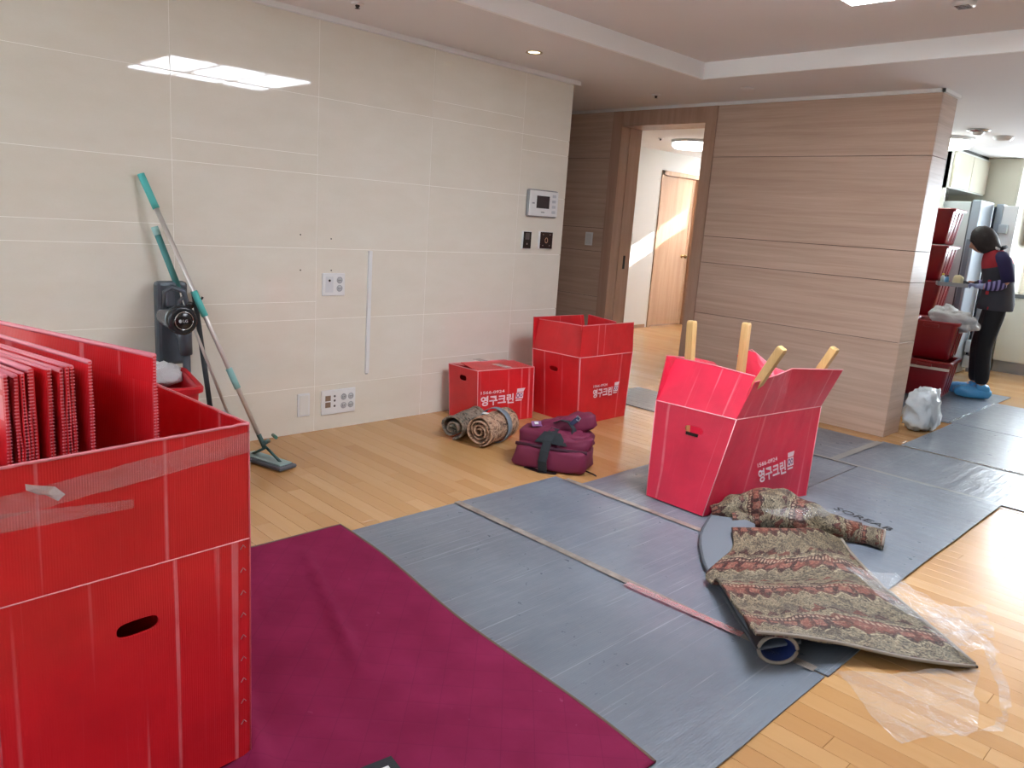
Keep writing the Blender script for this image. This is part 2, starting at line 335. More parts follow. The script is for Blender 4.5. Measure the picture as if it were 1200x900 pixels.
FY = Matrix(((1, 0, 0, 0), (0, 0, -1, 0), (0, 1, 0, 0), (0, 0, 0, 1)))     # text on a face looking -y, reading along +x

# ------------------------------------------------------------------ the setting: floor
fl = box('floor', (-2.6, -1.5, -.15, 5.2, 10.9, -.012), SUB); tag(fl, kind='structure')
PW, PL = .075, .9
plank_me = {}
def plank_mesh(L):
    k = round(L, 3)
    if k not in plank_me:
        bm = bmesh.new(); box_bm(bm, .0004, .0004, -.012, L-.0004, PW-.0004, 0)
        top = [e for e in bm.edges if all(v.co.z > -.001 for v in e.verts)]; bmesh.ops.bevel(bm, geom=top, offset=.0008, segments=1, affect='EDGES')
        me = fin(bm, 'plank'); me.materials.append(PLANK); plank_me[k] = me
    return plank_me[k]
covered = [(1.4, 3.1, -1, 4.55), (.25, 3.4, 4.65, 5.1), (2.3, 3.6, 5.4, 7.6), (1.2, 2.1, 6.5, 8.1)]
cand, rest = [], []
offs = [0, .45, .2, .67, .33, .8, .1, .55]
for r in range(int(12.3/PW)):
    y = -1.4+r*PW; x = -2.55-offs[(r*5+r//8) % 8]-random.random()*.1
    while x < 5.15:
        xa, xb = max(x, -2.55), min(x+PL, 5.15)
        if xb-xa > .05:
            c = Vector(((xa+xb)/2, y+PW/2, 0)); d = c-CAM; z = d.dot(fw)
            vis = False
            if z > .3:
                for q in (xa, c.x, xb):
                    e = Vector((q, y, 0))-CAM; ze = e.dot(fw)
                    if ze > .3:
                        u, v = e.dot(rt)/ze*903.6, e.dot(up)/ze*903.6
                        if abs(u) < 610 and abs(v) < 460: vis = True
            cov = any(a < xa and xb < b and y0 < y and y+PW < y1 for a, b, y0, y1 in covered) or (xb < -.02 and y < 4.3) or (y > 5.9 and -2.2 > xb)
            (cand if vis and not cov else rest).append((z if z > 0 else 99, xa, xb, y))
        x += PL
cand.sort(); rest += cand[290:]; cand = cand[:290]
for z, xa, xb, y in cand:
    o = bpy.data.objects.new('plank', plank_mesh(xb-xa)); COL.objects.link(o); o.parent = fl; o.location = (xa, y, 0)
bm = bmesh.new()
for z, xa, xb, y in rest: box_bm(bm, xa+.0004, y+.0004, -.012, xb-.0004, y+PW-.0004, 0)
tag(link('far_planks', fin(bm, 'far_planks'), PLANK, fl), kind='stuff')

# ------------------------------------------------------------------ walls
wl = boxes('wall_left', [(-.16, -1.5, 0, -.0009, 4.325, 2.3)], GROUT); tag(wl, kind='structure')
ys_ = [-1.5, -.87, -.08, .712, 1.502, 2.292, 3.076, 3.859, 4.338]; zs_ = [0, .272, .668, 1.070, 1.474, 1.881, 2.285]
extra = {3: [1.17, 2.0], 4: [.77, 1.576], 6: [.372, 1.982], 7: [.57, 1.777], 2: [.77, 1.576], 1: [.372]}
for i in range(len(ys_)-1):
    zz = sorted(zs_+extra.get(i, []))
    if i == 3: zz = sorted(zs_+[1.17])
    for a, b in zip(zz, zz[1:]):
        g_ = .0014; bm = bmesh.new(); box_bm(bm, -.0115, ys_[i]+g_, a+g_, 0, ys_[i+1]-g_, b-g_)
        ed = [e for e in bm.edges if all(v.co.x > -.001 for v in e.verts)]; bmesh.ops.bevel(bm, geom=ed, offset=.0005, segments=1, affect='EDGES')
        link('wall_tile', fin(bm, 'wall_tile'), TILE, wl)
box('end_cap', (-.16, 4.326, 0, -.012, 4.338, 2.3), TILE, wl)

# wood wall with the door opening
wb = boxes('wall_back', [(-2.2, 5.527, 0, -.56, 5.787, 2.294), (.46, 5.527, 0, 2.068, 5.775, 2.294), (-.56, 5.53, 2.16, .46, 5.787, 2.294)], mat('panel_core', '4A372C', .8)); tag(wb, kind='structure')
J = [0.0, .665, 1.072, 1.28, 1.892, 2.292]
for a, b in zip(J, J[1:]):
    g_ = .0018
    box('wood_panel', (.467, 5.515, a+g_, 2.081, 5.529, b-g_), WOODP, wb, .0015)
    box('wood_panel', (-2.2, 5.515, a+g_, -.572, 5.529, b-g_), WOODP, wb, .0015)
    box('end_panel', (2.067, 5.530, a+g_, 2.081, 5.787, b-g_), WOODP, wb, .0015)
box('back_panel', (.462, 5.787, 0, 2.081, 5.80, 2.294), WOODP, wb)
dr = box('door_1', (-.57, 5.508, 0, -.463, 5.80, 2.294), WOODV, None, .003); tag(dr, kind='structure')
box('jamb', (.364, 5.508, 0, .463, 5.80, 2.294), WOODV, dr, .003)
box('head', (-.463, 5.510, 2.154, .364, 5.80, 2.294), WOODV, dr, .002)
box('stop_strip', (-.463, 5.62, 0, -.452, 5.66, 2.154), WOODV, dr); box('strike_plate', (-.4635, 5.70, .93, -.461, 5.73, 1.05), mat('dark_metal', '33302E', .4, 1), dr)
tag(box('trim_1', (-2.2, 5.492, 2.278, 2.1, 5.515, 2.30), WHITE), kind='structure')
tag(box('trim_2', (0.0, -1.5, 2.272, .028, 4.38, 2.30), WHITE), kind='structure')
tag(box('trim_3', (2.081, 5.492, 2.278, 2.103, 5.80, 2.30), WHITE), kind='structure')
# hall behind the opening, corridor on the left
tag(box('wall_hall_left', (-2.32, 5.8, 0, -2.2, 8.60, 2.30), WHITE), kind='structure')
tag(boxes('wall_hall_door', [(-2.32, 8.60, 2.06, -2.2, 9.6, 2.3), (-2.32, 9.56, 0, -2.2, 9.76, 2.3)], WHITE), kind='structure')
tag(boxes('wall_hall_end', [(-2.32, 9.76, 0, -2.15, 9.86, 2.3), (-2.15, 9.76, 0, -.1, 9.86, 1.54), (-.1, 9.76, 0, .9, 9.86, 2.3)], WHITE), kind='structure')
tag(box('wall_hall_right', (.8, 5.8, 0, .9, 9.76, 2.3), WHITE), kind='structure')
tag(box('wall_corridor', (-2.32, 4.0, 0, -2.2, 5.8, 2.3), WHITE), kind='structure')
tag(box('wall_corridor_side', (-2.2, 4.20, 0, -.16, 4.30, 2.3), WHITE), kind='structure')
tag(box('wall_right', (5.05, -1.5, 0, 5.2, 10.9, 2.3), mat('taupe_wall', '9A948C', .7)), kind='structure')
tag(boxes('wall_front', [(-.16, -1.6, 0, .3, -1.5, 2.45), (4.7, -1.6, 0, 5.2, -1.5, 2.45), (.3, -1.6, 2.22, 4.7, -1.5, 2.45)], WHITE), kind='structure')
wf = boxes('window_1', [(x, -1.56, 0, x+.05, -1.52, 2.22) for x in (.3, 1.75, 3.2, 4.65)]+[(.3, -1.56, 0, 4.7, -1.52, .06), (.3, -1.56, 2.16, 4.7, -1.52, 2.22)], WHITEP); tag(wf, kind='structure')
tag(boxes('wall_kitchen', [(.9, 10.6, 0, 1.86, 10.7, 2.3), (1.86, 10.6, 0, 3.9, 10.7, .95), (1.86, 10.6, 2.15, 3.9, 10.7, 2.3), (3.9, 10.6, 0, 5.2, 10.7, 2.3)], mat('kitchen_wall', 'CFC9B8', .45)), kind='structure')
kw = boxes('window_2', [(1.86, 10.6, .95, 1.90, 10.66, 2.15), (3.85, 10.6, .95, 3.9, 10.66, 2.15), (3.0, 10.6, .95, 3.05, 10.66, 2.15), (1.86, 10.6, .95, 3.9, 10.66, 1.0), (1.86, 10.6, 2.1, 3.9, 10.66, 2.15)], WHITEP); tag(kw, kind='structure')
box('pane', (1.88, 10.64, .98, 3.87, 10.65, 2.12), emis('daylit_frosted_glass', 'EAF6FF', 12), kw)
# ceiling with the raised tray
x0, x1, y0, y1 = .86, 4.45, -.5, 4.648
ce = boxes('ceiling', [(-2.4, -1.6, 2.3, x0, 10.9, 2.5), (x1, -1.6, 2.3, 5.2, 10.9, 2.5), (x0, y1, 2.3, x1, 10.9, 2.5), (x0, -1.6, 2.3, x1, y0, 2.5), (x0-.05, y0-.05, 2.4, x1+.05, y1+.05, 2.5)], CEIL); tag(ce, kind='structure')
tray = mat('tray_trim_paint', 'FBFCFC', .5)
tag(boxes('trim_4', [(x0-.004, y0, 2.296, x0+.018, y1, 2.401), (x0, y1-.018, 2.296, x1, y1+.004, 2.401), (x1-.018, y0, 2.296, x1+.004, y1, 2.401), (x0, y0-.004, 2.296, x1, y0+.018, 2.401)], tray), kind='structure')
tag(box('baseboard_hall', (-2.2, 5.9, 0, -2.188, 8.55, .045), DOORW), kind='structure')
# hall door
hd = box('door_2', (-2.27, 8.70, .012, -2.235, 9.40, 2.0), DOORW); tag(hd, kind='structure')
boxes('door_frame', [(-2.32, 8.60, 0, -2.185, 8.66, 2.06), (-2.32, 9.46, 0, -2.185, 9.56, 2.06), (-2.32, 8.60, 2.005, -2.185, 9.56, 2.06), (-2.30, 8.66, 0, -2.27, 8.70, 2.0), (-2.30, 9.40, 0, -2.23, 9.46, 2.0)], DOORW, hd, .003)
lathe('door_handle', [(.004, 0), (.027, 0), (.027, .008), (.01, .012), (.01, .04), (.026, .05), (.026, .075), (.004, .085)], mat('brass', '8A7450', .3, 1), hd, 16, (-2.235, 9.32, .96), 'X')

# ------------------------------------------------------------------ ceiling fittings
lp = thing('ceiling_lamp', 'large white panel lamp on the raised living room ceiling', 'lamp', (2.28, 2.38, 2.4))
boxes('lamp_frame', [(0, 0, -.075, 1.0, 1.22, 0)], WHITEP, lp, .01)
for i in range(3):
    for a, b in ((.02, .66), (.76, .97)):
        box('light_panel', (a,   .02+i*.405, -.082, b, .02+i*.405+.345, -.07), emis('lamp_glow', 'EEF5FF', 14), lp)
def disc_lamp(name, label, loc, r, glow, col='FFFFFF', body=WHITEP):
    t = thing(name, label, 'lamp', loc)
    lathe('lamp_base', [(.01, 0), (r*1.06, 0), (r*1.06, -.03), (.01, -.03)], body, t, 32); lathe('lamp_shade', [(.01, -.028), (r, -.028), (r*1.02, -.06), (r*.9, -.085), (.01, -.09)], emis('disc_glow%.1f' % glow, col, glow), t, 32); return t
disc_lamp('hall_lamp', 'round white ceiling lamp in the hall beyond the door opening', (-1.18, 7.72, 2.3), .24, 3.2)
disc_lamp('kitchen_lamp', 'bright round ceiling lamp above the kitchen fridge', (1.32, 7.95, 2.3), .26, 6, 'F4FFF8')
t = thing('downlight', 'small lit recessed downlight above the tiled wall', 'light', (.403, 3.51, 2.3))
lathe('rim', [(.042, -.001), (.052, -.001), (.052, -.006), (.036, -.003), (.036, .0)], mat('light_rim', 'B8A898', .4), t, 24); lathe('bulb', [(.002, -.0015), (.036, -.0015), (.036, -.002), (.002, -.003)], emis('bulb_glow', 'FFE9B0', 3), t, 24)
def sprinkler(loc, label, name='sprinkler'):
    t = thing(name, label, 'sprinkler', loc)
    lathe('cover_ring', [(.008, 0), (.034, 0), (.032, -.006), (.012, -.008)], CEIL, t, 20); lathe('nozzle', [(.01, -.006), (.012, -.012), (.006, -.022), (.014, -.024), (.002, -.026)], mat('nozzle_metal', '4A3E3A', .4, .7), t, 12)
sprinkler((.371, 2.283, 2.3), 'small ceiling sprinkler nearest the camera above the tiled wall')
sprinkler((.212, 5.034, 2.3), 'small ceiling sprinkler in front of the door opening')
sprinkler((-1.412, 7.399, 2.3), 'small dark sprinkler on the hall ceiling left of the round lamp')
t = thing('ceiling_sensor', 'faint round white sensor plate on ceiling above wood panel wall', 'sensor', (.973, 5.038, 2.3)); lathe('plate', [(.01, 0), (.045, 0), (.04, -.008), (.01, -.009)], CEIL, t, 24)
t = thing('hall_detector', 'round white smoke detector on the hall ceiling', 'detector', (-1.35, 8.35, 2.3)); lathe('detector_body', [(.01, 0), (.055, 0), (.05, -.03), (.03, -.045), (.01, -.046)], WHITEP, t, 24)
t = thing('kitchen_detector', 'domed detector with metal ring on kitchen ceiling, nearer one', 'detector', (1.76, 7.45, 2.3)); lathe('ring', [(.03, 0), (.09, 0), (.085, -.012), (.05, -.02)], mat('chrome', 'C9C9C9', .15, 1), t, 24); lathe('dome', [(.05, -.012), (.045, -.03), (.03, -.042), (.005, -.045)], WHITEP, t, 24)
t = thing('kitchen_detector', 'plain white domed detector farther right on kitchen ceiling', 'detector', (1.83, 7.92, 2.3)); lathe('dome', [(.08, 0), (.078, -.015), (.06, -.035), (.005, -.04)], WHITEP, t, 24)
t = thing('ceiling_vent', 'small slotted grille on the raised ceiling right of the big lamp', 'vent', (2.60, 4.03, 2.4)); lathe('grille_ring', [(.01, 0), (.05, 0), (.048, -.02), (.01, -.02)], WHITEP, t, 24)
for k in range(4): box('slot', (-.03, -.03+k*.018, -.0215, .03, -.022+k*.018, -.0195), BLK, t)

# ------------------------------------------------------------------ fittings on the tiled wall
t = thing('intercom', 'white wall intercom with dark screen, upper right of tiled wall', 'intercom', (0, 3.93, 1.333))
box('housing', (0, 0, 0, .028, .305, .19), mat('intercom_silver', '8E8F92', .35, .3), t, .012, smooth=False)
box('face_plate', (.026, .008, .008, .036, .297, .182), WHITEP, t, .004); box('screen', (.0355, .075, .062, .0375, .205, .148), mat('screen_dark', '3A3438', .15), t)
for k in range(4): box('button', (.0355, .235, .03+k*.037, .039, .27, .05+k*.037), mat('button_grey', 'C4C8CC', .4), t, .003)
box('speaker_slot', (.0355, .03, .09, .0365, .055, .1), mat('slot_grey', '9A9DA2', .5), t)
box('maker_mark', (.0357, .125, .032, .0365, .16, .038), mat('mark_grey', '6A6D72', .5), t)
t = thing('wall_switch', 'narrow dark touch switch below the intercom', 'switch', (0, 3.915, 1.107)); box('back_box', (0, 0, 0, .014, .085, .123), WHITEP, t, .002); box('touch_plate', (.013, .004, .003, .017, .082, .12), BLK, t, .002); box('display', (.0168, .02, .065, .0176, .062, .112), mat('display_grey', '56504E', .3), t); box('key_mark', (.0168, .036, .03, .0176, .046, .04), mat('key_grey', '8C7F78', .4), t)
t = thing('wall_thermostat', 'square dark touch plate with a ring symbol below intercom', 'switch', (0, 4.085, 1.11)); box('back_box', (0, 0, 0, .014, .137, .124), WHITEP, t, .002); box('touch_plate', (.013, .005, .003, .017, .134, .121), mat('plum_black', '2A161A', .25), t, .002)
bm = bmesh.new(); tube_bm(bm, [Vector((.0175, .068+.013*math.cos(a), .062+.018*math.sin(a))) for a in [2*PI*i/20 for i in range(21)]], .0018, 6); link('ring_symbol', fin(bm, 'ring'), mat('gold_print', 'C9A880', .4), t)
for a, b in ((.03, .1), (.1, .1), (.03, .022), (.1, .022)): box('dot', (.0168, a, b, .0176, a+.008, b+.006), mat('key_grey', '8C7F78', .4), t)
def socket(parent, y, z, r=.017):
    bm = bmesh.new(); tube_bm(bm, [Vector((.0118, y+r*math.cos(a), z+r*math.sin(a))) for a in [2*PI*i/20 for i in range(21)]], .0025, 6)
    s_ = link('socket', fin(bm, 'socket'), mat('socket_grey', 'A9ACB0', .4), parent); lathe('recess', [(.001, 0), (r*.85, 0), (r*.85, .0012), (.001, .0012)], mat('socket_white', 'C6C9CC', .4), s_, 16, (.0108, y, z), 'X')
    for dy in (-.006, .006): lathe('pin_hole', [(.0005, 0), (.0028, 0), (.0028, .0008), (.0005, .0008)], BLK, s_, 8, (.012, y+dy, z), 'X')
t = thing('power_outlet', 'white square outlet plate with two sockets, middle of tiled wall', 'outlet', (0, 2.327, .802)); box('cover_plate', (0, 0, 0, .011, .149, .13), WHITEP, t, .004); socket(t, .112, .09); socket(t, .112, .043)
box('blank_insert', (.0105, .02, .02, .012, .07, .11), mat('insert_white', 'DADDE0', .4), t); lathe('aerial_hole', [(.001, 0), (.007, 0), (.007, .002), (.001, .002)], BLK, t, 12, (.0115, .045, .088), 'X')
t = thing('wide_outlet', 'wide white outlet plate with four sockets low on tiled wall', 'outlet', (0, 2.334, .091)); box('cover_plate', (0, 0, 0, .011, .234, .149), WHITEP, t, .004)
for a in (.15, .2):
    for b in (.1, .047): socket(t, a, b)
for b in (.1, .06): box('phone_jack', (.0105, .025, b-.016, .013, .06, b+.016), mat('jack_brown', '8A7360', .5), t)
for b in (.11, .083, .05): lathe('aerial_hole', [(.001, 0), (.007, 0), (.007, .002), (.001, .002)], mat('jack_dark', '5F5A58', .5), t, 12, (.0105, .088, b), 'X')
t = thing('blank_plate', 'plain white blank plate low on tiled wall left of wide outlet', 'plate', (0, 2.18, .10)); box('plate_rim', (0, 0, 0, .009, .078, .137), WHITEP, t, .003); box('plate_face', (.008, .01, .01, .0115, .068, .127), mat('plate_ivory', 'E4E3DC', .4), t, .002)
t = thing('cable_conduit', 'thin white vertical cable cover on the tiled wall', 'conduit', (0, 2.634, .32)); box('cover', (0, 0, 0, .014, .026, .745), WHITEP, t, .003); box('torn_end', (.001, .006, -.006, .005, .02, .002), mat('grey_cable', '77797C', .5), t)
for i, (y, z) in enumerate([(2.192, .948), (2.388, .947), (2.19, 1.143), (2.384, 1.126)]):
    o = lathe('screw_hole', [(.0005, 0), (.004, 0), (.004, .0012), (.0005, .0012)], BLK, None, 10, (0, y, z), 'X'); tag(o, ['small drill hole left of the square outlet in tiled wall', 'small drill hole just above the square outlet', 'upper left drill hole in the tiled wall', 'upper drill hole well above the square outlet'][i], 'hole')
t = thing('light_switch', 'white switch on dark wood panel left of door opening', 'switch', (-.77, 5.515, 1.12)); box('switch_plate', (0, -.01, 0, .083, 0, .118), WHITEP, t, .002); box('rocker', (.012, -.014, .012, .071, -.009, .106), mat('rocker_white', 'D9DBD8', .35), t, .002)
t = thing('hall_switch', 'white switch on the hall wall left of hall door', 'switch', (-2.2, 8.02, 1.12)); box('switch_plate', (0, 0, 0, .01, .09, .12), WHITEP, t, .002); box('rocker', (.009, .012, .012, .013, .078, .108), mat('rocker_white', 'D9DBD8', .35), t, .002)

# ------------------------------------------------------------------ grey sheets on the floor and their seams
def sheet(x0, y0, x1, y1, label, z=.0, lift=0, seed=0):
    nx, ny = max(4, int((x1-x0)/.12)), max(4, int((y1-y0)/.12)); bm = bmesh.new(); V = []
    for i in range(nx+1):
        V.append([])
        for j in range(ny+1):
            x, y = x0+(x1-x0)*i/nx, y0+(y1-y0)*j/ny; e = .002*noise.noise(Vector((x*3, y*3, seed)))
            if i in (0, nx): x += e*2
            if j in (0, ny): y += e*2
            V[-1].append(bm.verts.new((x-x0, y-y0, .0062+z+max(0, .004*noise.noise(Vector((x*2.2, y*2.2, seed*3)))))))
    for i in range(nx):
        for j in range(ny): bm.faces.new((V[i][j], V[i+1][j], V[i+1][j+1], V[i][j+1]))
    solid(bm, .005)
    zmin = min(v.co.z for v in bm.verts)
    for v in bm.verts: v.co.z += -zmin*0 + .0
    o = link('floor_sheet', fin(bm, 'floor_sheet', False), MATY if seed in (0, 2, 3, 7) else MATG, None, (x0, y0, 0)); tag(o, label, 'floor mat', 'grey protective floor sheets'); return o
sheet(1.38, .35, 3.135, 2.232, 'grey plastic floor sheet partly under the burgundy quilt')
sheet(1.38, 2.242, 3.14, 2.912, 'grey plastic floor sheet with the front of the rug on it', seed=2)
sheet(1.535, 2.925, 2.268, 4.60, 'grey plastic floor sheet under the red box holding wooden legs', seed=3)
ps = sheet(2.28, 2.925, 3.03, 4.60, 'grey plastic floor sheet with faint black lettering beside the rug', seed=4)
sheet(.2, 4.62, 1.10, 5.22, 'grey plastic floor sheet reaching into the door opening', seed=5)
sheet(1.11, 4.62, 2.122, 5.335, 'grey plastic floor sheet along the foot of the wood wall', seed=6)
sheet(2.132, 4.62, 3.7, 5.385, 'grey plastic floor sheet just off the wood wall corner, at right', seed=7)
sheet(2.245, 5.395, 3.7, 6.48, 'shiny grey floor sheet right of the white plastic bag', seed=8)
sheet(2.225, 6.49, 3.7, 7.75, 'grey floor sheet at the kitchen entrance right of the person', seed=9)
sheet(1.2, 6.48, 2.215, 8.25, 'dark grey floor sheet under the red crates and person', seed=10)
M = Matrix.Translation((.225, .80, .0135)) @ Matrix.Rotation(-.2, 4, 'Z'); fit_text('lettering', 'SOREAB', M, .30, .05, mat('black_print', '23252B', .6), ps, .0)
def tape_strip(pts, w_, label, m=TAPE, z=.0108, amp=.0008, n=40, name='seam_tape'):
    pts = [Vector(p) for p in pts]; bm = bmesh.new(); L = []
    for k in range(n+1):
        t_ = k/n*(len(pts)-1); i = min(int(t_), len(pts)-2); p = pts[i].lerp(pts[i+1], t_-i); d = (pts[i+1]-pts[i]).normalized(); s_ = Vector((-d.y, d.x, 0))
        L.append([bm.verts.new(p+s_*(w_/2*q*(1+.12*noise.noise(p*9+Vector((0, q, 0)))))+Vector((0, 0, z+amp*(1+noise.noise(p*25+Vector((0, 0, q*3))))))) for q in (-1, -.4, .4, 1)])
    for a, b in zip(L, L[1:]):
        for i in range(3): bm.faces.new((a[i], a[i+1], b[i+1], b[i]))
    solid(bm, .0003)
    o = link(name, fin(bm, name), m); tag(o, label, 'tape', 'tape strips over the sheet seams'); return o
tape_strip([(1.38, 2.237, 0), (3.1, 2.237, 0)], .036, 'clear dirty tape over the seam nearest the quilt', mat('dirty_tape', '8F857C', .3, var=.35, vscale=18))
tape_strip([(1.45, 2.918, 0), (2.45, 2.918, 0)], .034, 'crumpled tape over the seam in front of the leg box', mat('dirty_tape', '8F857C'))
tape_strip([(2.12, 4.63, 0), (2.13, 5.33, 0)], .05, 'pale tape strip ending at the wood wall corner', mat('pale_tape', '8E8D8A', .35))
tape_strip([(1.2, 4.61, 0), (3.6, 4.61, 0)], .03, 'long tape seam crossing in front of the wood wall', mat('pale_tape', '8E8D8A'))
tape_strip([(2.25, 5.39, 0), (3.6, 5.39, 0)], .03, 'shiny tape seam at right beyond the wall corner', TAPE)
tape_strip([(2.08, 6.47, 0), (2.22, 6.48, 0), (2.215, 7.7, 0)], .02, 'silvery crinkled tape bent around the crate sheet', mat('silver_tape', 'AEB4B6', .2, .6, bump=1, bscale=30), amp=.002)
tape_strip([(2.38, 2.215, 0), (2.85, 2.235, 0)], .035, 'pinkish tape residue on seam left of the rug', m_film('pink_tape', (1, .55, .58), .8, .25, .4), z=.0135)

# burgundy quilt with piping and a strap tab
rows = []
for i in range(8):
    r = []
    for j in range(9):
        x = 1.30+(3.05-1.30)*j/8; ye = 1.655-.18*(j/8)+(.012*math.sin(j*1.7)); y = -.45+(ye+.45)*i/7
        if i == 0: y = -.45
        r.append((x+.02*(1-i/7), y, .0145+(.006*noise.noise(Vector((x*3, y*3, 5))) if 0 < i < 7 and 0 < j < 8 else 0)+.002))
    rows.append(r)
qt = thing('burgundy_quilt', 'large burgundy quilted blanket spread on the grey sheets', 'blanket', (1.3, -.45, 0))
# ridges of the creases
def quilt_surface():
    bm = bmesh.new(); nx, ny = 120, 120; V = []
    def ridge(x, y, ax, ay, bx, by, wd, h):
        d = Vector((bx-ax, by-ay)); L = d.length; d.normalize(); p = Vector((x-ax, y-ay)); t_ = p.dot(d)/L; s_ = abs(p.x*d.y-p.y*d.x)
        return h*math.exp(-(s_/wd)**2)*max(0, min(1, t_*4))*max(0, min(1, (1-t_)*4)) if 0 < t_ < 1 else 0
    for i in range(nx+1):
        V.append([])
        for j in range(ny+1):
            a, b = i/nx, j/ny; x = 1.315+(3.03-1.315)*a; ye = 1.655-.17*a+.012*math.sin(a*9); y = -.45+(ye+.45)*b
            z = .0155+.0022*noise.noise(Vector((x*4, y*4, 2)))+ridge(x, y, 1.42, 1.42, 2.3, 1.12, .018, .018)+ridge(x, y, 1.75, .9, 2.55, .72, .03, .022)+ridge(x, y, 1.45, 1.2, 1.9, 1.05, .012, .008)
            V[-1].append(bm.verts.new((x-1.3, y+.45, z)))
    for i in range(nx):
        for j in range(ny): bm.faces.new((V[i][j], V[i+1][j], V[i+1][j+1], V[i][j+1]))
    edge = [V[i][ny].co.copy() for i in range(0, nx+1, 4)]; left = [V[0][j].co.copy() for j in range(0, ny+1, 4)]
    solid(bm, .006); return fin(bm, 'cloth', True), left+edge[1:], [V_.copy() for V_ in edge]
me, pth, _ = quilt_surface(); link('cloth', me, QUILT, qt); tube('piping', [p+Vector((0, 0, -.003)) for p in pth], .0055, mat('brown_piping', '6E5548', .7), qt, 8)
for nm_, b_, m_ in (('strap_tab', (0, -.14, 0, .085, 0, .004), WEB), ('tab_label', (.028, -.06, .004, .05, -.022, .0055), WHITEP)):
    bm = bmesh.new(); box_bm(bm, *b_); bmesh.ops.rotate(bm, verts=bm.verts, matrix=Matrix.Rotation(-.14, 3, 'Z')); bmesh.ops.translate(bm, verts=bm.verts, vec=(1.314, 1.438, .0215)); link(nm_, fin(bm, nm_), m_, qt)

# ------------------------------------------------------------------ moving boxes
def quad_panel(name, b, t_, m, parent, thick=.006, hole=None, off=(0, 0, 0), nu=10, bow=0):
    """b, t_: bottom and top polylines (2+ points, world). hole=(u,v,hu,hv) in fractions/metres. thickness goes inwards (to the left of b direction)."""
    b = [Vector(p)-Vector(off) for p in b]; t_ = [Vector(p)-Vector(off) for p in t_]; bm = bmesh.new(); uvl = bm.loops.layers.uv.new('UVMap')
    W = (b[-1]-b[0]).length; H = ((t_[0]-b[0]).length+(t_[-1]-b[-1]).length)/2
    nrm = (b[-1]-b[0]).cross(t_[0]-b[0]).normalized()     # outward
    def ev(L, u):
        x = u*(len(L)-1); i = min(int(x), len(L)-2); return L[i].lerp(L[i+1], x-i)
    def P(u, v): return ev(b, u).lerp(ev(t_, u), v)+nrm*bow*math.sin(PI*u)*math.sin(PI*v)
    def face(vs, uv):
        f = bm.faces.new(vs)
        for lp, c in zip(f.loops, uv): lp[uvl].uv = (c[0]*W, c[1]*H)
    if hole is None:
        G = [[bm.verts.new(P(i/nu, j/4)) for j in range(5)] for i in range(nu+1)]
        for i in range(nu):
            for j in range(4): face((G[i][j], G[i+1][j], G[i+1][j+1], G[i][j+1]), ((i/nu, j/4), ((i+1)/nu, j/4), ((i+1)/nu, (j+1)/4), (i/nu, (j+1)/4)))
    else:
        hu, hv, a, c = hole; a /= W; c /= H; n = 32; inn, out = [], []
        for k in range(n):
            th = 2*PI*(k+.5)/n; dx, dy = math.cos(th), math.sin(th); inn.append((hu+a*math.copysign(abs(dx)**.55, dx), hv+c*math.copysign(abs(dy)**.75, dy)))
            s_ = min((1-hu)/dx if dx > 0 else -hu/dx, (1-hv)/(dy*W/H) if dy > 0 else -hv/(dy*W/H)); out.append((hu+dx*s_, hv+dy*W/H*s_))
        for cu_, cv in ((0, 0), (1, 0), (1, 1), (0, 1)):
            k = min(range(n), key=lambda q: (out[q][0]-cu_)**2+(out[q][1]-cv)**2); out[k] = (cu_, cv)
        vi = [bm.verts.new(P(*q)) for q in inn]; vo = [bm.verts.new(P(*q)) for q in out]
        for k in range(n):
            l_ = (k+1) % n; face((vi[k], vo[k], vo[l_], vi[l_]), (inn[k], out[k], out[l_], inn[l_]))
    r = bm.faces[:]
    bmesh.ops.recalc_face_normals(bm, faces=bm.faces)
    bm.normal_update()
    if bm.faces[0].normal.dot(nrm) < 0: bmesh.ops.reverse_faces(bm, faces=bm.faces)
    bm.normal_update(); bmesh.ops.solidify(bm, geom=bm.faces[:], thickness=thick)
    me = bpy.data.meshes.new(name); bm.to_mesh(me); bm.free()
    return link(name, me, m, parent)
def moving_box(label, loc, B, T, F, m, hole=None, name='moving_box', bow=0):
    """B, T four bottom / fold corners in world (order: -y-x, -y+x, +y+x, +y-x); F[i] = polyline of the flap's free edge"""
    t = thing(name, label, 'box', loc, 0, 'red plastic moving boxes')
    for i in range(4):
        j = (i+1) % 4; quad_panel('side_panel', [B[i], B[j]], [T[i], T[j]], m, t, hole=hole if i in (0, ) and hole else (hole if i == 2 and hole else None), off=loc, bow=bow)
        if F.get(i):
            k = len(F[i]); bl = [Vector(T[i]).lerp(Vector(T[j]), q/(k-1)) for q in range(k)]; fl_ = quad_panel('flap', bl, F[i], m, t, thick=.005, off=loc)
            tube('worn_edge', F[i], .0028, EDGE, fl_, 6, off=loc)
        a, b = Vector(T[i]), Vector(T[j]); tube('fold_line', [a.lerp(b, q/6) for q in range(7)], .0028, mat('fold_white', 'F0A6AC', .5), t, 6, off=loc)
        tube('corner_edge', [B[i], Vector(B[i]).lerp(Vector(T[i]), .5), T[i]], .0026, mat('fold_white', 'F0A6AC', .5), t, 6, off=loc)
    z = B[0][2]+.002; quad_panel('base_panel', [(*B[0][:2], z), (*B[1][:2], z)], [(*B[3][:2], z), (*B[2][:2], z)], m, t, thick=-.004, off=loc)
    return t
PRT = mat('white_print', 'F3D5DC', .5); PRV = mat('violet_print', '8C5A8A', .5)
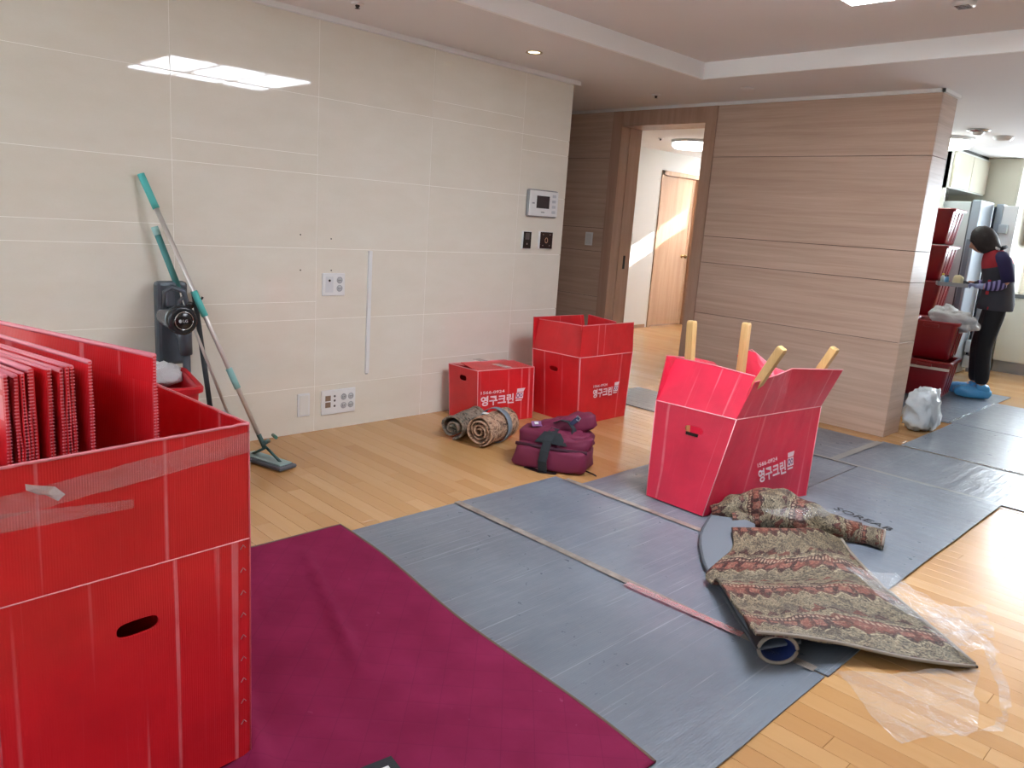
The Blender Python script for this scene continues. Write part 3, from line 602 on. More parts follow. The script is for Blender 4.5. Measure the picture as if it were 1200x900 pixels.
def print_logo(t, x, y0, y1, zt, zb, loc, slope=0, frame=None):
    """two lines of lettering on a face looking +x between y0 and y1, plus the small house emblem"""
    W = y1-y0; H = zt-zb; M0 = Matrix.Translation(Vector((x, y0, zb))-Vector(loc)) @ Matrix.Rotation(slope, 4, 'Z') @ FX
    if frame:
        LL, LR, UL = [Vector(q) for q in frame]; u, v = LR-LL, UL-LL; W, H = u.length, v.length; n_ = u.cross(v).normalized(); o_ = LL-Vector(loc)+n_*.0015; u.normalize(); v.normalize()
        M0 = Matrix(((u.x, v.x, n_.x, o_.x), (u.y, v.y, n_.y, o_.y), (u.z, v.z, n_.z, o_.z), (0, 0, 0, 1)))
    fit_text('print', '1566-0924', M0 @ Matrix.Translation((.0, H*.80, 0)), W*.54, H*.20, PRT, t, .012)
    fit_text('print', '영구크린', M0, W*.76, H*.68, PRT, t, .028)
    M1 = M0 @ Matrix.Translation((W*.80, H*.28, 0)); bm = bmesh.new()
    def poly(bm, pts, z=.0003):
        bm.faces.new([bm.verts.new(M1 @ Vector((p[0]*W*.2, p[1]*H*.7, z))) for p in pts])
    poly(bm, [(.15, .66), (.95, .66), (1.15, 1.0), (.2, 1.0)]); poly(bm, [(0, 0), (.9, 0), (.95, .6), (.12, .6)]); poly(bm, [(.0, -.22), (.75, -.22), (.8, -.10), (.05, -.10)])
    link('emblem', fin(bm, 'emblem'), PRT, t); bm = bmesh.new()
    for cx_, r_ in ((.3, .2), (.68, .17)):
        pts = [(cx_+r_*math.cos(a), .32+r_*1.2*math.sin(a)) for a in [2*PI*i/16 for i in range(16)]]; q = [(cx_+r_*.55*math.cos(a), .32+r_*.66*math.sin(a)) for a in [2*PI*i/16 for i in range(16)]]
        vo = [bm.verts.new(M1 @ Vector((p[0]*W*.2, p[1]*H*.7, .0006))) for p in pts]; vi = [bm.verts.new(M1 @ Vector((p[0]*W*.2, p[1]*H*.7, .0006))) for p in q]
        for k in range(16): bm.faces.new((vo[k], vo[(k+1) % 16], vi[(k+1) % 16], vi[k]))
    link('emblem_rings', fin(bm, 'rings'), PRV, t)
# box with the wooden legs
L = (1.844, 3.076, .012)
bc = moving_box('red moving box with four wooden legs sticking out', L, [(1.844, 3.076, .012), (2.173, 3.068, .012), (2.33, 3.803, .012), (1.93, 3.80, .012)],
    [(1.82, 3.107, .49), (2.249, 3.123, .49), (2.335, 3.805, .49), (1.90, 3.80, .49)],
    {0: [(1.844, 3.2, .70), (2.05, 3.205, .70), (2.271, 3.2, .689)], 1: [(2.30, 3.15, .672), (2.325, 3.3, .695), (2.337, 3.42, .717), (2.37, 3.6, .705), (2.41, 3.82, .690)],
     2: [(2.30, 3.90, .60), (2.13, 3.87, .61), (2.02, 3.86, .63), (1.90, 3.84, .705), (1.82, 3.84, .66)], 3: [(1.70, 3.80, .60), (1.76, 3.5, .66), (1.849, 3.11, .716)]}, RED_GLARE, hole=(.545, .80, .040, .018))
print_logo(bc, 0, 0, 0, 0, 0, L, 0, [(2.263, 3.398, .137), (2.3165, 3.648, .176), (2.264, 3.352, .246)])
box('handle_liner', (2.01, 3.10, .366, 2.075, 3.108, .380), BLK, bc, off=L)
# table turned upside down inside
LEG = m_woodpanel('beech_leg', 'C79E62', 'E2BE86', True, .45)
t = thing('wooden_table', 'small light wood table upside down inside the red box', 'table', (2.06, 3.45, .02))
box('table_top', (-.13, -.28, 0, .15, .30, .02), LEG, t, .004)
def leg(name, a, b, wd, parent, off, m=LEG):
    a, b = Vector(a)-Vector(off), Vector(b)-Vector(off); bm = bmesh.new(); R = []
    d = (b-a).normalized(); u = Vector((1, 0, 0)); u = (u-d*u.dot(d)).normalized(); v = d.cross(u)
    for q, s_ in ((0, .85), (.3, 1.), (.985, 1.05), (1, .9)): c = a.lerp(b, q); R.append([c+u*wd*s_*x+v*wd*s_*y for x, y in ((-1, -1), (1, -1), (1, 1), (-1, 1))])
    loft_bm(bm, R); bmesh.ops.bevel(bm, geom=bm.edges[:], offset=.002, segments=1, affect='EDGES'); return link(name, fin(bm, name), m, parent)
for b, a in (((1.879, 3.25, .885), (1.93, 3.25, .03)), ((1.952, 3.65, .868), (1.96, 3.65, .03)), ((2.381, 3.2, .838), (2.09, 3.22, .28)), ((2.405, 3.7, .808), (2.16, 3.68, .28))):
    leg('leg', a, b, .018, t, (2.06, 3.45, .02))
# tall open box by the tiled wall
L = (.33, 3.815, 0)
bt = moving_box('tall open red moving box behind the burgundy bundle', L, [(.32, 3.83, .0), (.744, 3.82, .0), (.736, 4.33, .0), (.32, 4.33, .0)], [(.288, 3.81, .445), (.722, 3.812, .452), (.735, 4.355, .455), (.31, 4.35, .45)],
    {0: [(.295, 3.85, .648), (.5, 3.85, .655), (.676, 3.85, .657)], 1: [(.722, 3.81, .664), (.725, 4.35, .664)], 2: [(.562, 4.36, .645), (.42, 4.36, .655), (.306, 4.36, .662)], 3: [(.27, 4.34, .655), (.275, 3.81, .66)]}, RED, hole=(.46, .76, .036, .017))
print_logo(bt, .747, 3.945, 4.215, .262, .172, L, .0)
# small closed box
L = (.09, 3.245, 0)
T = [(.073, 3.245, .345), (.374, 3.235, .35), (.431, 3.689, .35), (.132, 3.70, .345)]; Bq = [(.10, 3.25, 0), (.392, 3.242, 0), (.447, 3.69, 0), (.15, 3.70, 0)]
bs = moving_box('small closed red moving box beside the camouflage rolls', L, Bq, T, {1: [(.19, 3.25, .372), (.25, 3.68, .362)], 3: [(.28, 3.69, .356), (.21, 3.25, .357)]}, RED, hole=(.5, .80, .033, .017))
print_logo(bs, .425, 3.262, 3.61, .215, .118, L, 0)
for o in [o for o in bs.children if o.name.startswith(('print', 'emblem'))]:
    for v in o.data.vertices:
        p = v.co+Vector(L); s_ = (p.y-3.24)/.45; v.co.x = .392+.055*s_-.018*p.z/.35-L[0]+.0015+(p.x-.425)
box('closing_tape', (.09, 3.44, .3605, .42, 3.50, .362), TAPE, bs, off=L)
# big box in the foreground, open, holding folded boxes
yw = math.radians(4); L = (2.39, .74, .022)
def yb(x, y, z): return (2.39+(x*math.cos(yw)-y*math.sin(yw)), .74+(x*math.sin(yw)+y*math.cos(yw)), z)
w_, d_ = .50, .76
B = [yb(-d_, -w_, .022), yb(0, -w_, .022), yb(0, 0, .022), yb(-d_, 0, .022)]; T = [yb(-d_, -w_, .57), yb(0, -w_, .57), yb(0, 0, .57), yb(-d_, 0, .57)]
R_ = [yb(-d_, -w_, .83), yb(0.012, -w_, .832), yb(-.002, -.001, .836), yb(-d_, 0, .835)]
big = thing('moving_box', 'large open red moving box in the left foreground, full of folded boxes', 'box', L, 0, 'red plastic moving boxes')
for i in range(4):
    j = (i+1) % 4; quad_panel('side_panel', [B[i], B[j]], [T[i], T[j]], RED, big, hole=(.5, .775, .042, .0165) if i == 1 else None, off=L, bow=.004)
    n_ = 24; a, b = Vector(R_[i]), Vector(R_[j]); top = [a.lerp(b, q/n_)+Vector((0, 0, .0022*noise.noise(Vector((q*.9, i, 0))))) for q in range(n_+1)]
    bl = [Vector(T[i]).lerp(Vector(T[j]), q/n_) for q in range(n_+1)]; f_ = quad_panel('flap', bl, top, RED, big, thick=.006, off=L, nu=n_)
    tube('worn_edge', top, .0032, EDGE, f_, 6, off=L)
    tube('fold_line', bl[::4], .0016, mat('fold_white', 'F0A6AC', .5), big, 6, off=L); tube('corner_edge', [B[i], T[i], R_[i]], .002, mat('fold_pink', 'D9606B', .5), big, 6, off=L)
quad_panel('base_panel', [B[0], B[1]], [B[3], B[2]], RED, big, thick=-.005, off=L)
def on_front(u, z, o_=.002):       # point on the +x face, u from far (0) to near corner (1) along y
    p = Vector(yb(0, -w_*(1-u), z)); return p+Vector((math.cos(yw), math.sin(yw), 0))*o_
def tape_on_front(name, us, zt, zb, m):
    bm = bmesh.new(); V = []
    for u, a, b in zip(us, zt, zb):
        nz = [.0006+.0018*abs(noise.noise(Vector((u*14, q, 3)))) for q in range(5)]
        V.append([bm.verts.new(on_front(u, a+(b-a)*q/4, .0016+nz[q]+max(0, .012*(a-.57)/.26*(1-u)))-Vector(L)) for q in range(5)])
    for a, b in zip(V, V[1:]):
        for q in range(4): bm.faces.new((a[q], a[q+1], b[q+1], b[q]))
    link(name, fin(bm, name), m, big)
us = [i/30*1.0 for i in range(31)]
TAPEB = m_film('wrinkled_tape', (1, .93, .92), .82, .25, .8)
tape_on_front('packing_tape', us, [.778+.042*u+.003*noise.noise(Vector((u*11, 0, 0))) for u in us], [.738+.035*u+.003*noise.noise(Vector((u*13, 5, 0))) for u in us], TAPEB)
tape_on_front('packing_tape', [.0, .05, .1, .15, .2, .25, .3, .35, .4, .45, .5], [.752-.003*k for k in range(11)], [.715-.001*k for k in range(11)], TAPEB)
bm = bmesh.new()
pts = [on_front(.10, .80, .004), on_front(.15, .792, .012), on_front(.22, .782, .014), on_front(.25, .765, .018), on_front(.23, .752, .01), on_front(.19, .768, .008), on_front(.12, .778, .006)]
vs = [bm.verts.new(p-Vector(L)) for p in pts]; bm.faces.new((vs[0], vs[1], vs[6])); bm.faces.new((vs[1], vs[2], vs[5])); bm.faces.new((vs[1], vs[5], vs[6])); bm.faces.new((vs[2], vs[3], vs[5])); bm.faces.new((vs[3], vs[4], vs[5]))
link('loose_tape_end', fin(bm, 'loose_tape_end'), m_film('frosty_tape', (.95, .9, .9), .4, .2, 1.), big)
for k in range(9):   # staples down the corner edge
    z = .555-k*.055; bm = bmesh.new(); p = on_front(.965, z, .0012)-Vector(L); tube_bm(bm, [p+Vector((0, -.006, -.006)), p+Vector((.0008, 0, .004)), p+Vector((0, .006, -.004))], .0011, 5); link('staple', fin(bm, 'staple'), mat('staple', 'A98A8C', .4, .4), big)

# folded boxes standing inside the big box
SL = [('tallest folded red box, rearmost in the foreground box', (2.296, .579), 17, .985, .62, .011),
      ('folded red box standing alone just in front of the rearmost one', (2.30, .455), 12, .982, .5, .010),
      ('folded red box, right edge of the tight pack', (2.296, .424), 12, .974, .5, .009),
      ('folded red box, second from the right in the tight pack', (2.30, .414), 12, .975, .48, .0075),
      ('folded red box with ragged edge in the middle of the pack', (2.30, .404), 12, .970, .48, .009),
      ('folded red box, left edge of the tight pack', (2.296, .385), 12, .971, .48, .010),
      ('folded red box with bent lip left of the dark gap', (2.297, .352), 10, .975, .46, .012),
      ('folded red box behind the one with the bent lip', (2.30, .340), 9.5, .968, .46, .008),
      ('wavy folded red box near the left picture edge', (2.30, .328), 8.5, .966, .44, .009),
      ('leftmost folded red box at the picture edge', (2.30, .312), 7.5, .967, .44, .010)]
def folded_box(label, pos, deg, ztop, length, tk, seed):
    base = .035; H = ztop-base; t = thing('folded_box', label, 'box', (pos[0], pos[1], base), math.radians(180+deg), 'folded red boxes in the foreground box')
    # local +x runs away from the near edge; cross-section is an upside-down U with fluted edge
    for s_, nm in ((-1, 'leaf'), (1, 'leaf')):
        bm = bmesh.new(); uvl = bm.loops.layers.uv.new('UVMap'); nz = 26; G = []
        for i in range(nz+1):
            z = H*i/nz; wav = .0028*noise.noise(Vector((z*16, seed*3.1+s_, 0)))*(1 if seed > 1 else .3); gap = (.5+.5*min(1, (1-i/nz)*5))
            yy = s_*tk*.30*gap+wav; row = []
            for k in range(4):
                x = length*k/3+(0 if k else .002*noise.noise(Vector((z*30, seed, s_)))); row.append(bm.verts.new((x, yy, z-(.003 if i == nz else 0))))
            G.append(row)
        for i in range(nz):
            for k in range(3):
                f = bm.faces.new((G[i][k], G[i][k+1], G[i+1][k+1], G[i+1][k]))
                for lp, (a, b) in zip(f.loops, ((i, k), (i, k+1), (i+1, k+1), (i+1, k))): lp[uvl].uv = (length*b/3, H*a/nz)
        solid(bm, tk*.40); lf = link(nm, fin(bm, nm), RED, t)
        bm = bmesh.new()       # fluting visible at the cut edge
        for i in range(int(H/.0065)):
            z = i*.0065+.003; wav = .0028*noise.noise(Vector((z*16, seed*3.1+s_, 0)))*(1 if seed > 1 else .3); gap = (.5+.5*min(1, (1-z/H)*5))
            if z > .6*H: box_bm(bm, -.0012, s_*tk*.30*gap+wav-tk*.2, z, .001, s_*tk*.30*gap+wav+tk*.2, z+.0019)
        link('cut_edge', fin(bm, 'cut_edge'), EDGE, lf)
    bm = bmesh.new(); tube_bm(bm, [(length*k/6+(.001 if k == 0 else 0), 0, H-.004+.0015*noise.noise(Vector((k, seed, 2)))) for k in range(7)], tk*.52, 10, True); link('folded_crest', fin(bm, 'crest', True), mat('crest_highlight', 'E88492', .25), t)  # crest lighter than the leaves: pink highlight painted into its colour
    return t
for k, (lb, pos, dg, zt, ln, tk) in enumerate(SL): folded_box(lb, pos, dg, zt, ln, tk, k)

# ------------------------------------------------------------------ things by the tiled wall, behind the big box
SLATE = mat('slate_plastic', '4C535B', .35, .2); GUN = mat('gunmetal', '5A616B', .3, .5); AQUA = mat('aqua_grip', '58BFBA', .5); ALU = mat('aluminium', 'D6D0CA', .3, .45)
DGREY = mat('mop_teal', '3E5F5C', .5)
t = thing('vacuum_stand', 'dark grey charging stand behind the stick vacuum', 'stand', (.06, 1.45, 0))
box('dock_panel', (-.01, -.075, .49, .05, .075, .90), SLATE, t, .018, smooth=False); box('post', (0, -.045, .02, .035, .0, .5), mat('light_grey_plastic', 'B9BEC4', .35), t, .006); box('stand_base', (-.04, -.13, 0, .18, .13, .02), SLATE, t, .008)
t = thing('vacuum_cleaner', 'grey cordless stick vacuum docked at the tiled wall', 'vacuum cleaner', (.165, 1.43, 0))
lathe('dust_bin', [(.002, -.10), (.05, -.10), (.058, -.06), (.062, .05), (.064, .07)], mat('bin_silver', '8E949B', .2, .6), t, 28, (0, .0, .735), 'X')
lathe('motor_ring', [(.03, .0), (.064, .0), (.07, .02), (.068, .045), (.056, .05)], mat('ring_dark', '22252A', .25), t, 32, (.07, 0, .735), 'X')
lathe('motor_cap', [(.002, .0), (.048, .0), (.044, .006), (.002, .008)], mat('cap_black', '121316', .2), t, 32, (.12, 0, .735), 'X')
bm = bmesh.new(); tube_bm(bm, [Vector((.1265, .042*math.cos(a), .735+.042*math.sin(a))) for a in [2*PI*i/28 for i in range(29)]], .002, 6); link('chrome_ring', fin(bm, 'chrome_ring', True), mat('chrome', 'C9C9C9', .15, 1), t)
fit_text('logo', 'LG', Matrix.Translation((.1285, -.006, .727)) @ FX, .022, .014, mat('logo_grey', 'B5B8BC', .4), t, .02)
lathe('logo_disc', [(.0005, 0), (.008, 0), (.008, .001), (.0005, .001)], mat('logo_grey', 'B5B8BC', .4), t, 16, (.1283, -.018, .734), 'X')
tube('handle', [(.0, -.04, .78), (.02, -.045, .86), (.04, -.02, .885), (.05, .03, .865), (.055, .045, .80), (.05, .04, .765)], .013, GUN, t, 10)
box('battery', (-.01, -.045, .79, .035, -.005, .87), GUN, t, .008); tube('trigger_guard', [(.04, .0, .77), (.05, .01, .82), (.05, .035, .845)], .008, SLATE, t, 8)
lathe('control_dial', [(.004, 0), (.018, 0), (.018, .012), (.004, .014)], mat('cap_black', '121316', .2), t, 16, (.06, .052, .80), 'X')
tube('suction_neck', [(.05, .02, .70), (.055, .03, .64), (.055, .035, .56)], [.045, .032, .028], GUN, t, 14); tube('wand', [(.055, .035, .57), (.06, .04, .08)], .018, GUN, t, 14); tube('side_tube', [(.04, -.02, .5), (.04, -.02, .08)], .015, mat('blue_grey_tube', '6A7480', .3, .3), t, 12)
box('floor_head', (.0, -.08, .0, .10, .17, .06), SLATE, t, .02)
def pole(name, label, a, b, r, parts, cat='mop'):
    t = thing(name, label, cat, (b[0], b[1], 0)); A, B_ = Vector(a), Vector(b)
    for nm, q0, q1, rr, m in parts: tube(nm, [A.lerp(B_, q0), A.lerp(B_, (q0+q1)/2), A.lerp(B_, q1)], rr, m, t, 12, off=(b[0], b[1], 0))
    return t, A, B_
mp, A, B_ = pole('flat_mop', 'long flat mop with aqua grips and grey pad leaning on tiles', (.03, 1.345, 1.395), (.40, 1.79, .06), .012,
    [('pole', .10, .98, .0115, ALU), ('grip', 0, .115, .0165, AQUA), ('collar', .40, .49, .0165, AQUA), ('sleeve', .68, .755, .016, mat('pale_aqua', '8FC3C0', .5)), ('hinge', .93, .985, .012, DGREY)])
o = (.40, 1.79, 0); lathe('hang_eye', [(.004, 0), (.008, 0), (.008, .012), (.004, .012)], BLK, mp, 12, (.036-.40, 1.352-1.79, 1.375), 'X')
bm = bmesh.new(); box_bm(bm, -.16, -.055, .004, .16, .055, .022, .006); bmesh.ops.rotate(bm, verts=bm.verts, matrix=Matrix.Rotation(.25, 3, 'Z')); link('mop_pad', fin(bm, 'mop_pad'), mat('grey_microfibre', '62656A', .95, bump=1, bscale=200), mp)
bm = bmesh.new(); box_bm(bm, -.14, -.04, .022, .14, .04, .032, .004); bmesh.ops.rotate(bm, verts=bm.verts, matrix=Matrix.Rotation(.25, 3, 'Z')); link('mop_plate', fin(bm, 'mop_plate'), mat('mop_grey_green', '8FA5A2', .5), mp)
for dx in (-.1, .1): tube('brace', [(dx, .0+dx*.25, .03), (-.005, .0, .085)], .007, DGREY, mp, 8)
tube('clamp', [(-.06, .04, .10), (.03, -.03, .12)], .011, DGREY, mp, 8); tube('clamp', [(-.05, .06, .13), (.06, .02, .15)], .009, mat('mop_green', '3F7A68', .5), mp, 8)
p2, A, B_ = pole('spray_mop', 'shorter aqua gripped mop leaning just left of the long one', (.04, 1.397, 1.155), (.27, 1.72, .05), .01,
    [('pole', .15, .98, .008, ALU), ('grip', .03, .26, .0155, mat('teal_grip', '4E9391', .5)), ('hang_loop', 0, .035, .017, mat('pale_aqua_cap', 'A8D8D4', .5)), ('lower_rod', .30, .95, .006, mat('dark_rod', '4B4845', .4, .3)), ('head', .9, 1.0, .02, mat('grey_green_head', '93A3A2', .5))])
p3, A, B_ = pole('crevice_wand', 'black plastic wand leaning behind the mops', (.035, 1.582, .845), (.17, 1.63, .02), .01, [('shaft', .08, .98, .013, mat('charcoal_plastic', '2E3236', .45)), ('tip', 0, .1, .015, mat('charcoal_plastic', '2E3236', .45)), ('foot', .92, 1.0, .022, mat('charcoal_plastic', '2E3236', .45))], 'wand')
tube('hook', [(-.13, -.045, .80), (-.12, -.02, .80), (-.12, -.01, .815)], .006, BLK, p3, 6)
t = thing('hand_scoop', 'pale grey scoop leaning beside the mop heads', 'scoop', (.22, 1.66, 0)); pillow('scoop_body', (0, 0, .13), (.035, .05, .13), mat('pale_scoop', 'B5BFC2', .35), t, .7, rx=.25)
def tub(name, label, loc, rz, wx, wy, h, m, group=None, cat='tub', tilt=0, taper=.8, lid=False):
    t = thing(name, label, cat, loc, rz, group); t.rotation_euler = (0, tilt, rz); n = 9
    def rr(sx_, sy_, z, r):
        p = []
        for cx_, cy_, a0 in ((sx_-r, sy_-r, 0), (-sx_+r, sy_-r, PI/2), (-sx_+r, -sy_+r, PI), (sx_-r, -sy_+r, 1.5*PI)):
            for k in range(n): a = a0+PI/2*k/(n-1); p.append(Vector((cx_+r*math.cos(a), cy_+r*math.sin(a), z)))
        return p
    a, b = wx/2, wy/2; bm = bmesh.new()
    R = [rr(a*taper*.9, b*taper*.9, 0, .03), rr(a*taper, b*taper, .012, .035), rr(a*.97, b*.97, h-.03, .045), rr(a*.97, b*.97, h, .045), rr(a*.93, b*.93, h, .042), rr(a*.9, b*.9, h-.03, .04), rr(a*taper*.94, b*taper*.94, .02, .03)]
    loft_bm(bm, R); link('tub_body', fin(bm, 'tub_body', False), m, t)
    for f in t.children[0].data.polygons: f.use_smooth = len(f.vertices) == 4 and abs(f.normal.z) < .7
    bm = bmesh.new(); R = [rr(a*.97, b*.97, h-.022, .045), rr(a*1.06, b*1.06, h-.024, .055), rr(a*1.07, b*1.07, h-.004, .056), rr(a*1.04, b*1.04, h+.004, .054), rr(a*.94, b*.94, h+.002, .045)]
    loft_bm(bm, R, cap=False); link('rim', fin(bm, 'rim'), m, t)
    for s_ in (-1, 1): box('grip', (-.06, s_*b*1.05-.012, h-.05, .06, s_*b*1.05+.012, h-.02), m, t, .005)
    for q in range(3):
        for s_ in (-1, 1):
            y_ = -b*.5+q*b*.5; bm = bmesh.new(); tube_bm(bm, [(s_*a*taper*1.005, y_*taper, .03), (s_*a*.975, y_, h-.03)], .006, 6); link('rib', fin(bm, 'rib'), m, t)
    return t
CRATE = mat('crate_red', '86101C', .3, coat=.2); TUBR = mat('tub_red', 'C01A26', .35)
tub('red_tub', 'red plastic tub behind the foreground box', (.42, 1.22, 0), -.2, .44, .36, .50, TUBR, tilt=.0)
pillow('x', (0, 0, 0), (.1, .1, .1), WHITEP); bpy.data.objects.remove(bpy.data.objects['x'])
o = pillow('plastic_bag', (.27, 1.30, .485), (.09, .11, .05), m_film('milky_bag', (.9, .92, .95), .25, .3, 1.), None, .8, .03, 16, seed=3); tag(o, 'crumpled whitish plastic bag on the red tub below the vacuum', 'bag')
t = thing('white_canister', 'white canister just behind the foreground box corner', 'canister', (.70, 1.50, 0)); lathe('body', [(.005, 0), (.05, 0), (.052, .14), (.045, .16), (.005, .162)], mat('ivory_plastic', 'E6E0D4', .4), t, 20); lathe('cap', [(.005, .16), (.03, .16), (.03, .19), (.005, .192)], WHITEP, t, 16)

# ------------------------------------------------------------------ rolled mats and burgundy bundle
def spiral_roll(name, label, loc, rz, length, r, turns, sq, m, amp=.006, seed=0, extra=None, cat='mat roll', tk=.009):
    t = thing(name, label, cat, loc, rz); bm = bmesh.new(); n = int(turns*22); nx = 16; V = []
    for i in range(n+1):
        q = i/n; th = q*turns*2*PI+.8; rr = r*(.16+.84*q); row = []
        for k in range(nx+1):
            x = -length/2+length*k/nx; e = amp*noise.noise(Vector((x*9, th*.7, seed))); e2 = amp*1.2*noise.noise(Vector((q*9, seed, 2)))*(1 if k in (0, nx) else .3)
            y = (rr+e)*math.cos(th); z = (rr+e)*math.sin(th)*sq+r*sq+.003; row.append(bm.verts.new((x+e2*2, y, max(.002, z))))
        V.append(row)
    for a, b in zip(V, V[1:]):
        for k in range(nx): bm.faces.new((a[k], a[k+1], b[k+1], b[k]))
    solid(bm, tk); link('rolled_cloth', fin(bm, 'rolled_cloth', True), m, t); return t
def band(parent, x, r, sq, wd, m, name='strap', ex=.008, z0=0):
    bm = bmesh.new(); R = []
    n = 40
    for s_ in (-1, 1):
        pass
    V = []
    for i in range(n):
        th = 2*PI*i/n; y = (r+ex)*math.cos(th); z = max(.001, (r+ex)*math.sin(th)*sq+r*sq+.003+z0); V.append([bm.verts.new((x-wd/2+.006*math.sin(th), y, z)), bm.verts.new((x+wd/2+.006*math.sin(th), y, z))])
    for i in range(n): bm.faces.new((V[i][0], V[i][1], V[(i+1) % n][1], V[(i+1) % n][0]))
    solid(bm, .003); return link(name, fin(bm, name, True), m, parent)
CAM1 = m_camo('brown_camouflage', ['4A3228', '86604B', 'B4886E', '6E5242', 'C4A68C']); CAM2 = m_camo('olive_camouflage', ['2B2620', '5C4E3E', '6F6152', '44584E', '94877A'])
t = spiral_roll('camouflage_roll', 'brown patterned roll tied with a grey band', (.725, 3.06, 0), math.radians(106), .31, .096, 3.6, 1.0, CAM1, .007, 4)
band(t, .03, .096, 1.0, .045, mat('grey_band', '7F8A95', .6), 'grey_band', .010); box('paper_tag', (-.13, -.03, .200, -.10, .0, .204), WHITEP, t)
t = spiral_roll('camouflage_roll', 'flattened darker patterned roll lying behind the banded one', (.50, 3.03, 0), math.radians(112), .33, .088, 2.6, .85, CAM2, .016, 9, tk=.012)
t = thing('folded_bag', 'bundle of folded burgundy fabric with black straps', 'bag', (1.23, 3.06, 0), math.radians(26))
pillow('bottom_fold', (.0, -.02, .065), (.205, .12, .066), BURG, t, .32, .016, 14, seed=1, flat=.002, e2=.35); pillow('middle_fold', (-.01, .03, .15), (.19, .10, .05), BURG, t, .4, .03, 12, seed=5, ry=-.05)
pillow('side_fold', (.10, .02, .14), (.10, .11, .055), BURG, t, .5, .03, 14, seed=8, rz=.2); pillow('top_fold', (.035, .09, .215), (.15, .075, .05), BURG, t, .5, .03, 13, seed=11, rz=.15, ry=-.3); pillow('tail_fold', (-.09, .09, .18), (.10, .07, .03), BURG, t, .6, .02, 14, seed=14, ry=-.25)
tube('seam_roll', [(-.19, -.11, .125), (-.05, -.125, .128), (.1, -.12, .126), (.2, -.08, .12)], .010, mat('burgundy_dark', '3A1026', .8), t, 8)
def strap(name, pts, wd, m, parent, tk=.004, upv=None):
    bm = bmesh.new(); pts = [Vector(p) for p in pts]; V = []
    for i, p in enumerate(pts):
        d = (pts[min(i+1, len(pts)-1)]-pts[max(i-1, 0)]).normalized(); s_ = Vector(upv or (1, 0, 0)); s_ = (s_-d*s_.dot(d)).normalized(); V.append([bm.verts.new(p-s_*wd/2), bm.verts.new(p+s_*wd/2)])
    for a, b in zip(V, V[1:]): bm.faces.new((a[0], a[1], b[1], b[0]))
    solid(bm, tk); return link(name, fin(bm, name), m, parent)
strap('strap', [(-.015, -.155, .0), (-.02, -.162, .06), (-.015, -.148, .115), (-.01, -.12, .165), (-.005, -.07, .202), (0, -.02, .214)], .048, WEB, t)
bm = bmesh.new(); vs = [bm.verts.new(p) for p in [(-.085, -.112, .150), (.095, -.106, .148), (.045, -.075, .205), (-.045, -.078, .205)]]; bm.faces.new(vs); solid(bm, .006); link('strap_patch', fin(bm, 'strap_patch'), WEB, t)
strap('loose_strap', [(-.02, .02, .235), (.02, .015, .258), (.065, .01, .255), (.10, .0, .22), (.11, -.035, .195)], .034, WEB, t, upv=(.3, 1, 0)); strap('loose_strap', [(.115, .05, .275), (.10, .02, .265), (.075, .0, .24)], .026, mat('navy_webbing', '2A3350', .8), t, upv=(.6, .6, 0))
strap('label_patch', [(-.15, .02, .205), (-.10, .045, .208)], .05, mat('violet_print', '8C5A8A', .5), t, upv=(0, 1, .3)); strap('white_emblem', [(-.135, .024, .211), (-.115, .034, .211)], .022, WHITEP, t, upv=(0, 1, .3))
tube('buckle', [(.10, .045, .285), (.12, .035, .275), (.115, .02, .262), (.095, .03, .268), (.10, .045, .285)], .004, mat('buckle_grey', '9EA3AA', .3, .6), t, 6)
tube('drawcord', [(.18, -.04, .012), (.24, -.06, .006), (.26, -.075, .004)], .0045, BLK, t, 6); strap('strap_end', [(-.12, -.13, .008), (-.03, -.165, .006), (.06, -.15, .006)], .03, BLK, t, upv=(0, 1, 0))

# ------------------------------------------------------------------ the patterned rug
O = (2.8, 2.6, .012)
rg = thing('patterned_rug', 'crumpled brown patterned rug folded on the grey sheets', 'rug', O)
rows = [[[2.388, 2.946, .06], [2.486, 3.005, .08], [2.564, 3.116, .08], [2.619, 3.236, .07], [2.694, 3.349, .035]],
 [[2.50, 2.76, .055], [2.586, 2.863, .06], [2.663, 3.03, .05], [2.73, 3.141, .042], [2.813, 3.208, .026]],
 [[2.545, 2.50, .045], [2.666, 2.618, .06], [2.749, 2.749, .052], [2.845, 2.97, .042], [2.984, 3.033, .024]],
 [[2.60, 2.445, .040], [2.715, 2.565, .050], [2.80, 2.705, .044], [2.90, 2.915, .036], [3.03, 2.99, .021]],
 [[2.63, 2.42, .078], [2.735, 2.535, .072], [2.822, 2.68, .062], [2.92, 2.885, .051], [3.06, 2.97, .025]],
 [[2.675, 2.385, .078], [2.76, 2.498, .072], [2.846, 2.647, .06], [2.944, 2.845, .05], [3.088, 2.945, .024]],
 [[2.812, 2.242, .095], [2.878, 2.36, .088], [2.935, 2.555, .066], [3.089, 2.706, .045], [3.214, 2.848, .022]],
 [[2.893, 2.165, .11], [2.967, 2.266, .095], [3.04, 2.461, .066], [3.202, 2.618, .042], [3.326, 2.761, .02]],
 [[2.962, 2.09, .126], [3.026, 2.175, .116], [3.125, 2.36, .066], [3.29, 2.50, .04], [3.435, 2.68, .013]]]
o, Bg = grid_surf('folded_sheet', [[tuple(p) for p in r] for r in rows], RUG, rg, 10, .008, .006, 11, (.62, 1.0), O, seed=3)
# dark crease of the overlapping fold
path = [Bg[k][-1] for k in range(0, len(Bg), 3)]; GB = mat('rug_binding', '8F857A', .7)
tube('binding', [p-Vector(O) for p in path], .006, GB, rg, 8); tube('binding', [p-Vector(O) for p in Bg[-1][::3]], .006, GB, rg, 8)
